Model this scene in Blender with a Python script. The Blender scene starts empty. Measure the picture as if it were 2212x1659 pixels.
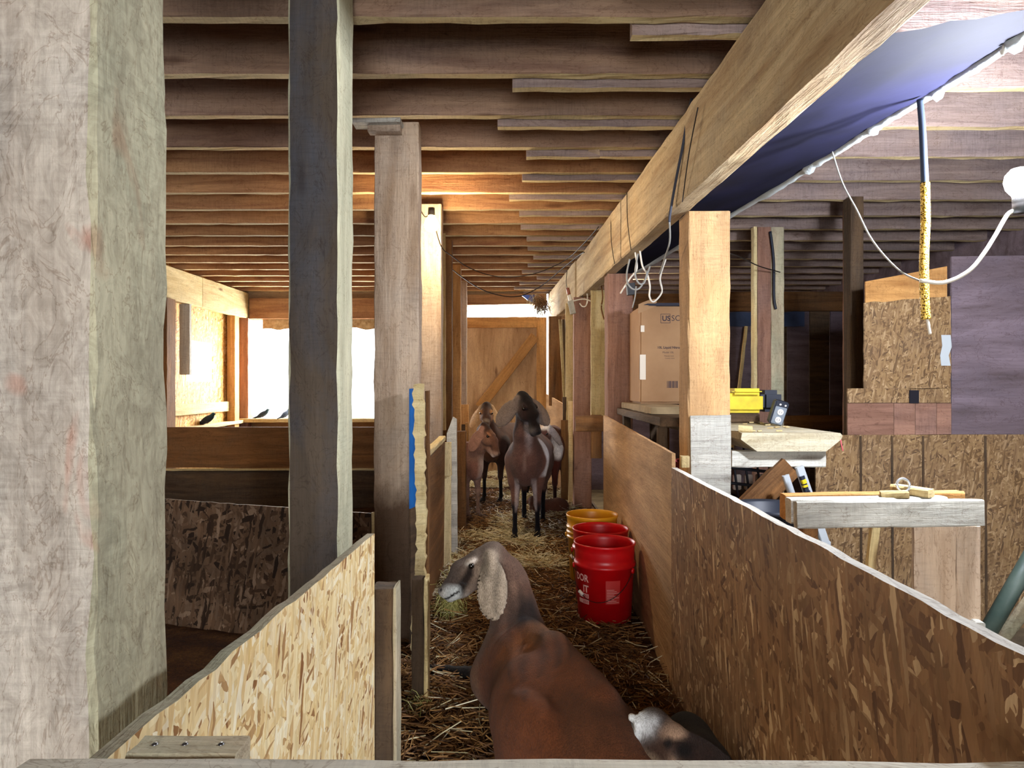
import bpy, bmesh, math, random
import numpy as np
from mathutils import Vector, Matrix, noise
random.seed(11); np.random.seed(11)
C = bpy.context.scene.collection
SC = bpy.context.scene
F = 1500.0          # focal length in pixels of the 2212 x 1659 frame
EYE = 1.15

# ---------------------------------------------------------------- camera
cd = bpy.data.cameras.new('camera'); cam = bpy.data.objects.new('camera', cd); C.objects.link(cam)
cam.location = (0, 0, EYE); cam.rotation_euler = (math.pi/2, 0, 0)
cd.sensor_fit = 'HORIZONTAL'; cd.sensor_width = 36; cd.lens = 36*F/2212; cd.clip_start = 0.05; cd.clip_end = 200
SC.camera = cam
# ---------------------------------------------------------------- world, lights, exposure
w = bpy.data.worlds.new('world'); SC.world = w; w.use_nodes = True
bg = w.node_tree.nodes['Background']; bg.inputs[0].default_value = (0.93, 0.97, 1.0, 1); bg.inputs[1].default_value = 3.6
SC.view_settings.view_transform = 'Standard'; SC.view_settings.look = 'None'
SC.view_settings.gamma = 1.0; SC.view_settings.exposure = 1.1; SC.view_settings.use_curve_mapping = False
SC.cycles.max_bounces = 8; SC.cycles.use_adaptive_sampling = True; SC.cycles.adaptive_threshold = .03; SC.cycles.diffuse_bounces = 4; SC.cycles.glossy_bounces = 2
SC.cycles.transmission_bounces = 4; SC.cycles.transparent_max_bounces = 6; SC.cycles.caustics_reflective = False
SC.cycles.caustics_refractive = False; SC.cycles.sample_clamp_indirect = 4
def area(name, loc, rot, sx, sy, power, col):
    l = bpy.data.lights.new(name, 'AREA'); l.shape = 'RECTANGLE'; l.size = sx; l.size_y = sy; l.energy = power; l.color = col
    o = bpy.data.objects.new(name, l); C.objects.link(o); o.location = loc; o.rotation_euler = rot; return o
R = math.radians
area('daylight_window', (-2.6, 9.5, 1.5), (R(-90), 0, 0), 1.7, 1.2, 120, (1, .97, .92))        # back window opening
area('daylight_side_window', (-3.75, 8.0, 1.4), (0, R(-90), 0), .5, .6, 12, (1, .97, .92))
area('daylight_barn_door', (0.1, -3.9, 1.1), (R(90), 0, 0), 2.2, 2.0, 108, (.95, .97, 1))       # open barn door behind
area('daylight_door_gap', (-.1, 9.35, 2.12), (R(-90), 0, 0), 1.0, .14, 45, (1, .95, .86))
area('daylight_side_gap', (1.2, 8.2, 2.1), (R(-60), 0, R(-25)), .5, .3, 30, (1, .9, .75))
def point(name, loc, power, col, rad):
    l = bpy.data.lights.new(name, 'POINT'); l.energy = power; l.color = col; l.shadow_soft_size = rad
    o = bpy.data.objects.new(name, l); C.objects.link(o); o.location = loc; return o

# ---------------------------------------------------------------- helpers
def P(px, py, d):
    return Vector(((px-1106)/F*d, d, EYE-(py-829.5)/F*d))
def X(px, d): return (px-1106)/F*d
def Z(py, d): return EYE-(py-829.5)/F*d
def tag(o, label=None, cat=None, group=None, kind=None):
    if label: o['label'] = label
    if cat: o['category'] = cat
    if group: o['group'] = group
    if kind: o['kind'] = kind
    return o
def empty(name, loc, label, cat, group=None):
    o = bpy.data.objects.new(name, None); C.objects.link(o); o.location = loc; o.empty_display_size = .1
    return tag(o, label, cat, group)
def wm(o): return o.matrix_basis.copy() if o.parent is None else wm(o.parent) @ o.matrix_parent_inverse @ o.matrix_basis
def link(name, me, mat, parent=None, M=None):
    o = bpy.data.objects.new(name, me); C.objects.link(o)
    if mat is not None: me.materials.append(mat)
    if M is not None: o.matrix_world = M
    if parent is not None:
        o.parent = parent
        o.matrix_parent_inverse = wm(parent).inverted()
    return o
def from_py(name, vs, fs, mat, parent=None, M=None, smooth=False):
    me = bpy.data.meshes.new(name); me.from_pydata([tuple(v) for v in vs], [], fs); me.update()
    if smooth: me.polygons.foreach_set('use_smooth', [True]*len(me.polygons))
    return link(name, me, mat, parent, M)
def frame(d, ref):
    x = Vector(d).normalized(); z = Vector(ref) - x*Vector(ref).dot(x)
    z.normalize(); y = z.cross(x)
    return x, y, z
def timber(name, a, b, w, h, mat, ref=None, parent=None, wob=.002, seg=None, ch=.004, cup=0, bow=0):
    """sawn member from a to b; w across (local Y), h along local Z"""
    a = Vector(a); b = Vector(b); L = (b-a).length
    if ref is None: ref = (0, 1, 0) if abs((b-a).normalized().z) > .8 else (0, 0, 1)
    x, y, z = frame(b-a, ref)
    M = Matrix(((x.x, y.x, z.x, a.x), (x.y, y.y, z.y, a.y), (x.z, y.z, z.z, a.z), (0, 0, 0, 1)))
    if seg is None: seg = max(2, min(40, int(L/.07)))
    ch = min(ch, w*.3, h*.3)
    W, H = w/2, h/2
    prof = [(-W+ch, -H), (0, -H), (W-ch, -H), (W, -H+ch), (W, 0), (W, H-ch), (W-ch, H), (0, H), (-W+ch, H), (-W, H-ch), (-W, 0), (-W, -H+ch)]
    vs = []; fs = []; s0 = random.random()*100
    for i in range(seg+1):
        t = i/seg
        by = bow*math.sin(math.pi*t)
        for k, (u, v) in enumerate(prof):
            n1 = noise.noise(Vector((t*L*9+s0, k*1.7, 0))); n2 = noise.noise(Vector((t*L*9+s0, k*1.7, 9)))
            e = 1.9 if k in (0, 2, 3, 5, 6, 8, 9, 11) else .7
            sx = 0
            if i in (0, seg): sx = noise.noise(Vector((k*2.1, s0, 3)))*.003
            vs.append((t*L+sx, u+n1*wob*e+by, v+n2*wob*e))
    n = len(prof)
    for i in range(seg):
        for k in range(n):
            fs.append((i*n+k, i*n+(k+1) % n, (i+1)*n+(k+1) % n, (i+1)*n+k))
    fs.append(tuple(reversed(range(n)))); fs.append(tuple(range(seg*n, seg*n+n)))
    # outward normals: profile runs counter-clockwise in (y,z) -> faces already face out when reversed
    fs = [tuple(reversed(f)) for f in fs]
    me = bpy.data.meshes.new(name); me.from_pydata(vs, [], fs); me.update()
    bm = bmesh.new(); bm.from_mesh(me); bmesh.ops.recalc_face_normals(bm, faces=bm.faces); bm.to_mesh(me); bm.free()
    return link(name, me, mat, parent, M)
def post(name, x0, x1, y0, y1, z0, z1, mat, **k):
    return timber(name, ((x0+x1)/2, (y0+y1)/2, z0), ((x0+x1)/2, (y0+y1)/2, z1), x1-x0, y1-y0, mat, ref=(0, 1, 0), **k)
def slab(name, pts, th, mat, parent=None, rough=0, nrm=None, cut=.05, edge=None):
    """flat sheet: 3D polygon outline pts (planar), thickness th away from the normal; edges ragged by rough"""
    pts = [Vector(p) for p in pts]
    x = (pts[1]-pts[0]).normalized()
    n = Vector((0, 0, 0))
    for i in range(1, len(pts)-1): n += (pts[i]-pts[0]).cross(pts[i+1]-pts[0])
    n.normalize(); z = n.cross(x)*-1; z = x.cross(n)*1
    y = z.cross(x)
    o = pts[0]
    M = Matrix(((x.x, y.x, z.x, o.x), (x.y, y.y, z.y, o.y), (x.z, y.z, z.z, o.z), (0, 0, 0, 1)))
    Mi = M.inverted()
    loc = []
    for i in range(len(pts)):
        a = Mi @ pts[i]; b = Mi @ pts[(i+1) % len(pts)]
        k = max(1, int((b-a).length/cut)) if rough else 1
        for j in range(k):
            q = a.lerp(b, j/k)
            if rough and j: q = q + Vector((noise.noise(q*40+Vector((3, 1, 9)))*rough, 0, noise.noise(q*37+Vector((8, 5, 2)))*rough))
            loc.append(q)
    m = len(loc)
    vs = [(q.x, q.y, q.z) for q in loc]+[(q.x, q.y+th, q.z) for q in loc]
    fs = [tuple(range(m)), tuple(reversed(range(m, 2*m)))]
    for i in range(m): fs.append((i, i+m, (i+1) % m+m, (i+1) % m))
    me = bpy.data.meshes.new(name); me.from_pydata(vs, [], fs); me.update()
    bm = bmesh.new(); bm.from_mesh(me)
    big = [f for f in bm.faces if len(f.verts) > 4]
    if big: bmesh.ops.triangulate(bm, faces=big)
    bmesh.ops.recalc_face_normals(bm, faces=bm.faces)
    if edge is not None:
        for f in bm.faces:
            if abs(f.normal.y) < .5: f.material_index = 1
    bm.to_mesh(me); bm.free()
    o = link(name, me, mat, parent, M)
    if edge is not None: me.materials.append(edge)
    return o
def vpanel(name, xa, ya, xb, yb, z0, z1a, z1b, th, mat, **k):
    """upright sheet from plan point a to b"""
    return slab(name, [(xa, ya, z0), (xb, yb, z0), (xb, yb, z1b), (xa, ya, z1a)], th, mat, **k)
def tube(name, pts, r, mat, parent=None, sides=8, sub=6, r2=None, close=True):
    pts = [Vector(p) for p in pts]; n = len(pts); out = []
    for i in range(n-1):
        p0 = pts[max(i-1, 0)]; p1 = pts[i]; p2 = pts[i+1]; p3 = pts[min(i+2, n-1)]
        for j in range(sub):
            t = j/sub
            out.append(.5*((2*p1)+(p2-p0)*t+(2*p0-5*p1+4*p2-p3)*t*t+(3*p1-p0-3*p2+p3)*t**3))
    out.append(pts[-1]); m = len(out); vs = []; fs = []
    up = Vector((0.13, .21, .97))
    for i, p in enumerate(out):
        d = (out[min(i+1, m-1)]-out[max(i-1, 0)]).normalized()
        s = d.cross(up)
        if s.length < 1e-3: s = d.cross(Vector((1, 0, 0)))
        s.normalize(); u = s.cross(d); rr = r if r2 is None else r+(r2-r)*i/(m-1)
        for k in range(sides):
            a = 2*math.pi*k/sides
            vs.append(p+s*math.cos(a)*rr+u*math.sin(a)*rr)
    for i in range(m-1):
        for k in range(sides): fs.append((i*sides+k, i*sides+(k+1) % sides, (i+1)*sides+(k+1) % sides, (i+1)*sides+k))
    fs.append(tuple(reversed(range(sides)))); fs.append(tuple(range((m-1)*sides, m*sides)))
    return from_py(name, vs, fs, mat, parent, smooth=True)
def lathe(name, prof, loc, mat, parent=None, seg=48, M=None, smooth=True):
    vs = []; fs = []; m = len(prof)
    for k in range(seg):
        a = 2*math.pi*k/seg
        for r, z in prof: vs.append((r*math.cos(a)+loc[0], r*math.sin(a)+loc[1], z+loc[2]))
    for k in range(seg):
        for i in range(m-1):
            fs.append((k*m+i, ((k+1) % seg)*m+i, ((k+1) % seg)*m+i+1, k*m+i+1))
    o = from_py(name, vs, fs, mat, parent, M, smooth)
    bm = bmesh.new(); bm.from_mesh(o.data); bmesh.ops.remove_doubles(bm, verts=bm.verts, dist=1e-6)
    bmesh.ops.recalc_face_normals(bm, faces=bm.faces); bm.to_mesh(o.data); bm.free()
    if smooth: o.data.polygons.foreach_set('use_smooth', [True]*len(o.data.polygons))
    return o

# ---------------------------------------------------------------- materials
def lin(h):
    h = h.lstrip('#'); c = [int(h[i:i+2], 16)/255 for i in (0, 2, 4)]
    return tuple(x/12.92 if x <= .04045 else ((x+.055)/1.055)**2.4 for x in c)+(1,)
class G:
    def __init__(s, name):
        s.m = bpy.data.materials.new(name); s.m.use_nodes = True; s.t = s.m.node_tree; s.n = s.t.nodes
        s.b = s.n['Principled BSDF']; s.out = s.n['Material Output']
    def add(s, ty, **kw):
        n = s.n.new(ty)
        for k, v in kw.items():
            if k.startswith('i_'): n.inputs[k[2:].replace('_', ' ')].default_value = v
            else: setattr(n, k, v)
        return n
    def l(s, a, b): s.t.links.new(a, b)
    def coords(s, scale, rot=(0, 0, 0), rnd=True):
        tc = s.add('ShaderNodeTexCoord'); mp = s.add('ShaderNodeMapping')
        mp.inputs['Scale'].default_value = scale; mp.inputs['Rotation'].default_value = rot
        if rnd:
            if not hasattr(s, 'off'):
                oi = s.add('ShaderNodeObjectInfo'); mu = s.add('ShaderNodeMath', operation='MULTIPLY'); mu.inputs[1].default_value = 53.7
                s.l(oi.outputs['Random'], mu.inputs[0]); ad = s.add('ShaderNodeVectorMath', operation='ADD')
                s.l(tc.outputs['Object'], ad.inputs[0]); s.l(mu.outputs[0], ad.inputs[1]); s.off = ad.outputs[0]; s.rand = oi.outputs['Random']
            s.l(s.off, mp.inputs[0])
        else: s.l(tc.outputs['Object'], mp.inputs[0])
        return mp.outputs[0]
    def noise(s, vec, scale=1, detail=4, rough=.55, dist=0):
        n = s.add('ShaderNodeTexNoise'); n.inputs['Scale'].default_value = scale; n.inputs['Detail'].default_value = detail
        n.inputs['Roughness'].default_value = rough; n.inputs['Distortion'].default_value = dist
        if vec is not None: s.l(vec, n.inputs['Vector'])
        return n.outputs[0]
    def ramp(s, fac, stops):
        r = s.add('ShaderNodeValToRGB'); e = r.color_ramp.elements
        while len(e) < len(stops): e.new(.5)
        for q, (p, c) in zip(e, stops): q.position = p; q.color = c if len(c) == 4 else tuple(c)+(1,)
        s.l(fac, r.inputs[0]); return r.outputs[0]
    def mix(s, a, b, f, mode='MIX'):
        m = s.add('ShaderNodeMix', data_type='RGBA', blend_type=mode)
        for sock, v in ((m.inputs[0], f), (m.inputs[6], a), (m.inputs[7], b)):
            if hasattr(v, 'is_linked') or hasattr(v, 'links'): s.l(v, sock)
            else: sock.default_value = v
        return m.outputs[2]
    def bump(s, h, st=.3, dist=.004):
        b = s.add('ShaderNodeBump'); b.inputs['Strength'].default_value = st; b.inputs['Distance'].default_value = dist
        s.l(h, b.inputs['Height']); s.l(b.outputs[0], s.b.inputs['Normal'])
    def fin(s, col, rough=.85):
        if hasattr(col, 'links'): s.l(col, s.b.inputs['Base Color'])
        else: s.b.inputs['Base Color'].default_value = col
        s.b.inputs['Roughness'].default_value = rough; s.b.inputs['Specular IOR Level'].default_value = .25
        return s.m
def wood(name, dark, light, grey='#8a8378', dirt=.35, knots=.5, gs=1.0, saw=.35, spots=None, low=None):
    g = G(name)
    st = g.coords((.9, 11*gs, 11*gs)); fine = g.coords((5, 130, 130)); big = g.coords((1.3, 2.2, 2.2)); kn = g.coords((1.5, 5.5, 5.5)); sw = g.coords((90, 6, 6))
    n1 = g.noise(st, 1, 5, .6, 1.2); n2 = g.noise(fine, 1, 3, .6)
    col = g.ramp(n1, [(.3, lin(dark)), (.5, tuple((a+b)/2 for a, b in zip(lin(dark), lin(light)))), (.68, lin(light))])
    f2 = g.ramp(n2, [(.3, (.8, .8, .8, 1)), (.6, (1, 1, 1, 1))])
    col = g.mix(col, f2, .7, 'MULTIPLY')
    nb = g.noise(big, 1.6, 6, .62, .4)
    gm = g.ramp(nb, [(.42, (0, 0, 0, 1)), (.66, (1, 1, 1, 1))])
    gf = g.add('ShaderNodeMath', operation='MULTIPLY'); g.l(gm, gf.inputs[0]); gf.inputs[1].default_value = dirt
    col = g.mix(col, lin(grey), gf.outputs[0])
    # weather stains and knots
    ns = g.noise(g.coords((2.2, 9, 9)), 2.3, 7, .7, 2.0)
    stn = g.ramp(ns, [(.27, (.42, .36, .32, 1)), (.4, (1, 1, 1, 1))]); col = g.mix(col, stn, .75, 'MULTIPLY')
    v = g.add('ShaderNodeTexVoronoi'); g.l(kn, v.inputs['Vector']); v.inputs['Scale'].default_value = 1.0
    kr = g.ramp(v.outputs['Distance'], [(.05, (.25, .15, .1, 1)), (.13, (1, 1, 1, 1))]); col = g.mix(col, kr, knots, 'MULTIPLY')
    if low:   # manure stain soaked into the foot of the post
        tc = g.add('ShaderNodeTexCoord'); sx = g.add('ShaderNodeSeparateXYZ'); g.l(tc.outputs['Object'], sx.inputs[0])
        ma = g.add('ShaderNodeMath', operation='MULTIPLY_ADD'); g.l(g.noise(g.coords((5, 9, 9)), 1, 5, .6), ma.inputs[0]); ma.inputs[1].default_value = .35; g.l(sx.outputs[0], ma.inputs[2])
        mr = g.add('ShaderNodeMapRange'); g.l(ma.outputs[0], mr.inputs[0]); mr.inputs[1].default_value = low[0]+.10; mr.inputs[2].default_value = low[0]+.26; mr.inputs[3].default_value = .85; mr.inputs[4].default_value = 0
        col = g.mix(col, g.mix(lin(low[1]), col, .35, 'MULTIPLY'), mr.outputs[0])
    # rough saw marks across the grain, thin curly scratches
    nsw = g.noise(g.coords((105, 13, 13), (.0, .22, .22)), 1, 4, .65, .4)
    smk = g.add('ShaderNodeMapRange'); g.l(nb, smk.inputs[0]); smk.inputs[1].default_value = .35; smk.inputs[2].default_value = .65; smk.inputs[4].default_value = min(1, saw*2)
    col = g.mix(col, g.ramp(nsw, [(.36, (.74, .73, .72, 1)), (.58, (1.06, 1.06, 1.06, 1))]), smk.outputs[0], 'MULTIPLY')
    if spots:
        sp = g.noise(g.coords((1.6, 3.2, 3.2)), 1.9, 3, .5, 1.2); sf = g.ramp(sp, [(.60, (0, 0, 0, 1)), (.68, (1, 1, 1, 1))])
        sm = g.add('ShaderNodeMath', operation='MULTIPLY'); g.l(sf, sm.inputs[0]); sm.inputs[1].default_value = .75; col = g.mix(col, lin(spots), sm.outputs[0])
        mott = g.ramp(g.noise(g.coords((9, 14, 14)), 2, 6, .7, 1.5), [(.36, (.72, .70, .68, 1)), (.6, (1.08, 1.08, 1.08, 1))]); col = g.mix(col, mott, .9, 'MULTIPLY')
    nc = g.noise(g.coords((3.2, 7, 7)), 1.5, 4, .6, 2.5)
    col = g.mix(col, g.ramp(nc, [(.478, (1, 1, 1, 1)), (.493, (.5, .42, .36, 1)), (.508, (1, 1, 1, 1))]), .6, 'MULTIPLY')
    rr = g.add('ShaderNodeMapRange'); g.l(g.rand, rr.inputs[0]); rr.inputs[3].default_value = .82; rr.inputs[4].default_value = 1.12
    hv = g.add('ShaderNodeHueSaturation'); g.l(col, hv.inputs['Color']); g.l(rr.outputs[0], hv.inputs['Value'])
    ad = g.add('ShaderNodeMath', operation='MULTIPLY_ADD'); g.l(nsw, ad.inputs[0]); ad.inputs[1].default_value = saw; g.l(n2, ad.inputs[2])
    ad2 = g.add('ShaderNodeMath', operation='MULTIPLY_ADD'); g.l(ns, ad2.inputs[0]); ad2.inputs[1].default_value = 1.5; g.l(ad.outputs[0], ad2.inputs[2])
    g.bump(ad2.outputs[0], .7, .004)
    return g.fin(hv.outputs[0], .85)
def osb(name, cols, sc=1.0, rough=.7, dirt=0.0, dcol='#3c2f22', tilt=0.0):
    g = G(name); val = None
    wn = g.noise(g.coords((9, 9, 9)), 2, 3, .6)
    for i, (ang, sx, sz) in enumerate([(1.35, 9, 42), (-1.1, 11, 36), (.7, 10, 38), (-.35, 12, 44), (1.75, 8, 50)]):
        tc = g.coords((1, 0.01, 1), (0, 0, 0)); mp = g.add('ShaderNodeMapping'); mp.inputs['Rotation'].default_value = (0, ang+tilt, 0)
        mp.inputs['Location'].default_value = (i*3.1, 0, i*1.7)
        g.l(tc, mp.inputs[0]); m2 = g.add('ShaderNodeMapping'); m2.inputs['Scale'].default_value = (sx*sc, 1, sz*sc); g.l(mp.outputs[0], m2.inputs[0])
        ad = g.add('ShaderNodeVectorMath', operation='MULTIPLY_ADD'); cb = g.add('ShaderNodeCombineXYZ'); g.l(wn, cb.inputs[0]); g.l(wn, cb.inputs[2])
        g.l(cb.outputs[0], ad.inputs[0]); ad.inputs[1].default_value = (1.2, 0, 1.6); g.l(m2.outputs[0], ad.inputs[2])
        v = g.add('ShaderNodeTexVoronoi'); v.inputs['Scale'].default_value = 1; v.inputs['Randomness'].default_value = 1; g.l(ad.outputs[0], v.inputs['Vector'])
        sp = g.add('ShaderNodeSeparateColor'); g.l(v.outputs['Color'], sp.inputs[0])
        if val is None: val = sp.outputs[0]
        else:
            gt = g.add('ShaderNodeMath', operation='GREATER_THAN'); g.l(sp.outputs[1], gt.inputs[0]); gt.inputs[1].default_value = .60
            mx = g.add('ShaderNodeMix', data_type='FLOAT'); g.l(gt.outputs[0], mx.inputs[0]); g.l(val, mx.inputs[2]); g.l(sp.outputs[0], mx.inputs[3]); val = mx.outputs[0]
    n = len(cols); col = g.ramp(val, [(i/(n-1)*.96+.02, lin(c)) for i, c in enumerate(cols)])
    fib = g.noise(g.coords((70, 5, 12)), 1, 3, .6); fr = g.ramp(fib, [(.35, (.74, .7, .66, 1)), (.55, (1, 1, 1, 1))]); col = g.mix(col, fr, .6, 'MULTIPLY')
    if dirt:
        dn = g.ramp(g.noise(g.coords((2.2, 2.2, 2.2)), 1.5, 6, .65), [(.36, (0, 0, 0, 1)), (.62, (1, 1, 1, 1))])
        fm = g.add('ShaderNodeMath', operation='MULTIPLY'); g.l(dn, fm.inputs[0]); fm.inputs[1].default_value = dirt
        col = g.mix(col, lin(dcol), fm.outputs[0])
    ad = g.add('ShaderNodeMath', operation='MULTIPLY_ADD'); g.l(val, ad.inputs[0]); ad.inputs[1].default_value = .8; g.l(fib, ad.inputs[2])
    g.bump(ad.outputs[0], .5, .003)
    return g.fin(col, rough)
def plain(name, c, rough=.6, metal=0, c2=None, ns=8, bump=0, trans=0, spec=.4):
    g = G(name)
    if c2: col = g.ramp(g.noise(g.coords((1, 1, 1)), ns, 5, .6), [(.35, lin(c)), (.65, lin(c2))])
    else: col = lin(c)
    g.fin(col, rough); g.b.inputs['Metallic'].default_value = metal; g.b.inputs['Specular IOR Level'].default_value = spec
    if bump: g.bump(g.noise(g.coords((1, 1, 1)), ns*3, 4, .6), bump, .004)
    if trans: g.b.inputs['Transmission Weight'].default_value = trans
    return g.m
def emis(name, c, st):
    g = G(name); g.b.inputs['Base Color'].default_value = lin(c); g.b.inputs['Emission Color'].default_value = lin(c); g.b.inputs['Emission Strength'].default_value = st; return g.m
MW = {
 'joist': wood('joist_wood', '#765a4a', '#ab8c72', '#86766c', .35, .6),
 'joistr': wood('haze_grey_joist_wood', '#725f58', '#a48f84', '#857a7c', .4, .5),  # lavender haze around the bulb mixed into the joist grey
 'tan': wood('tan_post_wood', '#9a7750', '#c49c6c', '#a08c70', .25, .25, .6),
 'joistw': wood('warm_joist_wood', '#7c5238', '#b88c60', '#8a6c52', .2, .6),
 'beam': wood('beam_wood', '#ac8c64', '#e2cba0', '#aaa08e', .35, .35),
 'post': wood('post_wood', '#a08468', '#d2bba2', '#9a928a', .45, .3, .6),
 'postn': wood('weathered_post_wood', '#8d806c', '#c9bb9c', '#98a088', .55, .3, .6), 'edge': wood('pale_board_lit_underside_wood', '#b39a6c', '#e2d0a0', '#b9ab88', .3, .3, .6),
 'pink': wood('reddish_post_wood', '#7d5a4a', '#a9806c', '#86706c', .35, .35),
 'gold': wood('golden_post_wood', '#a8743f', '#dca765', '#b08c60', .2, .4),
 'pine': wood('pale_pine_wood', '#b69a62', '#e6d3a0', '#b9b08e', .25, .9, .7),
 'brown': wood('brown_board_wood', '#5b3d22', '#96693c', '#6d5a44', .35, .5),
 'darkw': wood('dark_board_wood', '#3a2c20', '#6b543c', '#4c463e', .4, .4),
 'grey': wood('grey_weathered_wood', '#8f8d84', '#d2d0c4', '#b0aea6', .4, .5),
 'deck': wood('ceiling_deck_wood', '#4d3524', '#7e5a3c', '#5a5048', .3, .4),
 'ply': wood('plywood', '#8f6c48', '#cfa679', '#a98e70', .25, .25, .45, .1),
 'plyd': wood('haze_tinted_plywood', '#594c4e', '#84757f', '#625a66', .4, .35, .5, .1),  # purple haze of the right bay is put into this colour
}
MO = osb('bright_osb', ['#8f6238', '#d3b078', '#e6cb92', '#f0dfb0', '#e2c68c', '#f5ebca', '#d9b878', '#efdcaa'], 1.7)
MOB = osb('brown_osb', ['#6c4a30', '#8c6440', '#9c724c', '#a97e54', '#8a6642', '#9c744e', '#dcb88a'], 1.5, .7, .3, '#4a3524')
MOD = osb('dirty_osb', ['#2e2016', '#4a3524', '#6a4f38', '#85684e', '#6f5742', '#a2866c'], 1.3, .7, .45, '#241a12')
MOT = osb('tan_osb', ['#59432c', '#735838', '#846847', '#947852', '#896c4a', '#b0946e'], 2.2, .7, .3, '#6a5848')
def ST(o): o['kind'] = 'structure'; return o
ORD = ['first', 'second', 'third', 'fourth', 'fifth', 'sixth', 'seventh', 'eighth', 'ninth', 'tenth', 'eleventh', 'twelfth', 'thirteenth', 'fourteenth', 'fifteenth', 'sixteenth', 'seventeenth', 'eighteenth']
YB = 9.2; XL = -3.6; XR = 3.9; ZR = -0.25
# ---------------------------------------------------------------- ground
def soil_mat():
    g = G('dirt_and_bedding')
    n = g.noise(g.coords((1, 1, 1), rnd=False), 5, 8, .7, .6); n2 = g.noise(g.coords((1, 1, 1), rnd=False), 60, 4, .7, 2)
    c = g.ramp(n, [(.3, lin('#2c170b')), (.5, lin('#50300f')), (.7, lin('#6e4a20'))])
    c = g.mix(c, g.ramp(n2, [(.4, (.35, .3, .25, 1)), (.62, (1.2, 1.1, .9, 1))]), .8, 'MULTIPLY')
    g.bump(n2, .8, .01); return g.fin(c, .95)
M_soil = soil_mat()
def gz(x, y):
    b = .022*noise.noise(Vector((x*2.3, y*2.3, 0)))+.012*noise.noise(Vector((x*8, y*8, 3)))
    if y < 2.4: b -= .03*(2.4-y)
    return b
def ground():
    vs = []; fs = []; xs = np.linspace(XL, .78, 70); ys = np.linspace(-4, YB, 170)
    for y in ys:
        for x in xs: vs.append((x, y, gz(x, y)))
    nx = len(xs)
    for j in range(len(ys)-1):
        for i in range(nx-1): fs.append((j*nx+i, j*nx+i+1, (j+1)*nx+i+1, (j+1)*nx+i))
    ST(from_py('floor', vs, fs, M_soil, smooth=True))
    vs = [(.76, -4.0, ZR), (XR, -4.0, ZR), (XR, YB, ZR), (.76, YB, ZR), (.76, -4.0, ZR-.2), (XR, -4.0, ZR-.2), (XR, YB, ZR-.2), (.76, YB, ZR-.2)]
    ST(from_py('floor_right', vs, [(0, 1, 2, 3), (7, 6, 5, 4), (0, 4, 5, 1), (2, 6, 7, 3), (1, 5, 6, 2), (3, 7, 4, 0)], plain('packed_earth', '#4c4234', .95, c2='#7a6c54', ns=5, bump=.5)))
    vs = [(.76, -4.0, ZR-.2), (.78, -4.0, ZR-.2), (.78, YB, ZR-.2), (.76, YB, ZR-.2), (.76, -4.0, .02), (.78, -4.0, .02), (.78, YB, .02), (.76, YB, .02)]
    ST(from_py('trim_1', vs, [(0, 3, 2, 1), (4, 5, 6, 7), (0, 1, 5, 4), (1, 2, 6, 5), (2, 3, 7, 6), (3, 0, 4, 7)], MW['darkw']))
ground()
# outside ground and snow-bright yard seen through the openings
ST(from_py('ground_outside', [(-14, YB+.3, -.3), (12, YB+.3, -.3), (12, 30, -.3), (-14, 30, -.3)], [(0, 1, 2, 3)], plain('sunlit_yard', '#e9e6dc', .9)))
ST(from_py('ground_beyond_side', [(-14, -5, -.3), (XL-.3, -5, -.3), (XL-.3, YB+.3, -.3), (-14, YB+.3, -.3)], [(0, 1, 2, 3)], plain('sunlit_yard_side', '#e9e6dc', .9)))
# ---------------------------------------------------------------- walls
def wallbox(name, x0, x1, y0, y1, z0, z1, mat):
    ax = max((x1-x0, 0), (y1-y0, 1), (z1-z0, 2))
    vs = [(x, y, z) for x in (x0, x1) for y in (y0, y1) for z in (z0, z1)]
    fs = [(0, 1, 3, 2), (4, 6, 7, 5), (0, 4, 5, 1), (2, 3, 7, 6), (0, 2, 6, 4), (1, 5, 7, 3)]
    return ST(from_py(name, vs, fs, mat))
def wall_multi(name, boxes, mat):
    vs = []; fs = []
    for x0, x1, y0, y1, z0, z1 in boxes:
        n = len(vs); vs += [(x, y, z) for x in (x0, x1) for y in (y0, y1) for z in (z0, z1)]
        fs += [tuple(n+i for i in f) for f in ((0, 1, 3, 2), (4, 6, 7, 5), (0, 4, 5, 1), (2, 3, 7, 6), (0, 2, 6, 4), (1, 5, 7, 3))]
    return ST(from_py(name, vs, fs, mat))
hy0, hy1, hz0, hz1 = 7.68, 8.36, 1.18, 1.64
MOG = osb('golden_osb', ['#8a5a24', '#b5803a', '#cc9a50', '#e0b870', '#d2a45a', '#ecd09a'], 1.2)
# local X of a wall sheet must lie in its plane for the flakes, so the side wall is made of upright sheets
def yz_sheet(name, x, th, y0, y1, z0, z1, mat):
    return slab(name, [(x, y0, z0), (x, y1, z0), (x, y1, z1), (x, y0, z1)], th, mat)
a = yz_sheet('wall_left', XL, -.05, -4.0, 5.4, -.1, 2.8, MW['plyd']); ST(a)
for i, (y0, y1, z0, z1) in enumerate([(5.4, hy0, -.1, 2.8), (hy1, YB, -.1, 2.8), (hy0, hy1, -.1, hz0), (hy0, hy1, hz1, 2.8)]):
    ST(yz_sheet('wall_left_sheet', XL, -.03, y0, y1, z0, z1, MOG))
ox0, ox1, oz0, oz1 = -3.46, -1.72, .70, 2.0
dx0, dx1 = X(1008, YB), X(1181, YB)
back = [(XL-.1, ox0, YB, YB+.08, -.1, 2.8), (ox1, dx0, YB, YB+.08, -.1, 2.8), (ox0, ox1, YB, YB+.08, -.1, oz0-.0), (ox0, ox1, YB, YB+.08, oz1, 2.8), (dx0, dx1, YB, YB+.08, 2.2, 2.8), (dx1+.025, 1.0, YB, YB+.08, -.5, 2.8)]
wall_multi('wall_back', back, MW['ply'])
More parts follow.
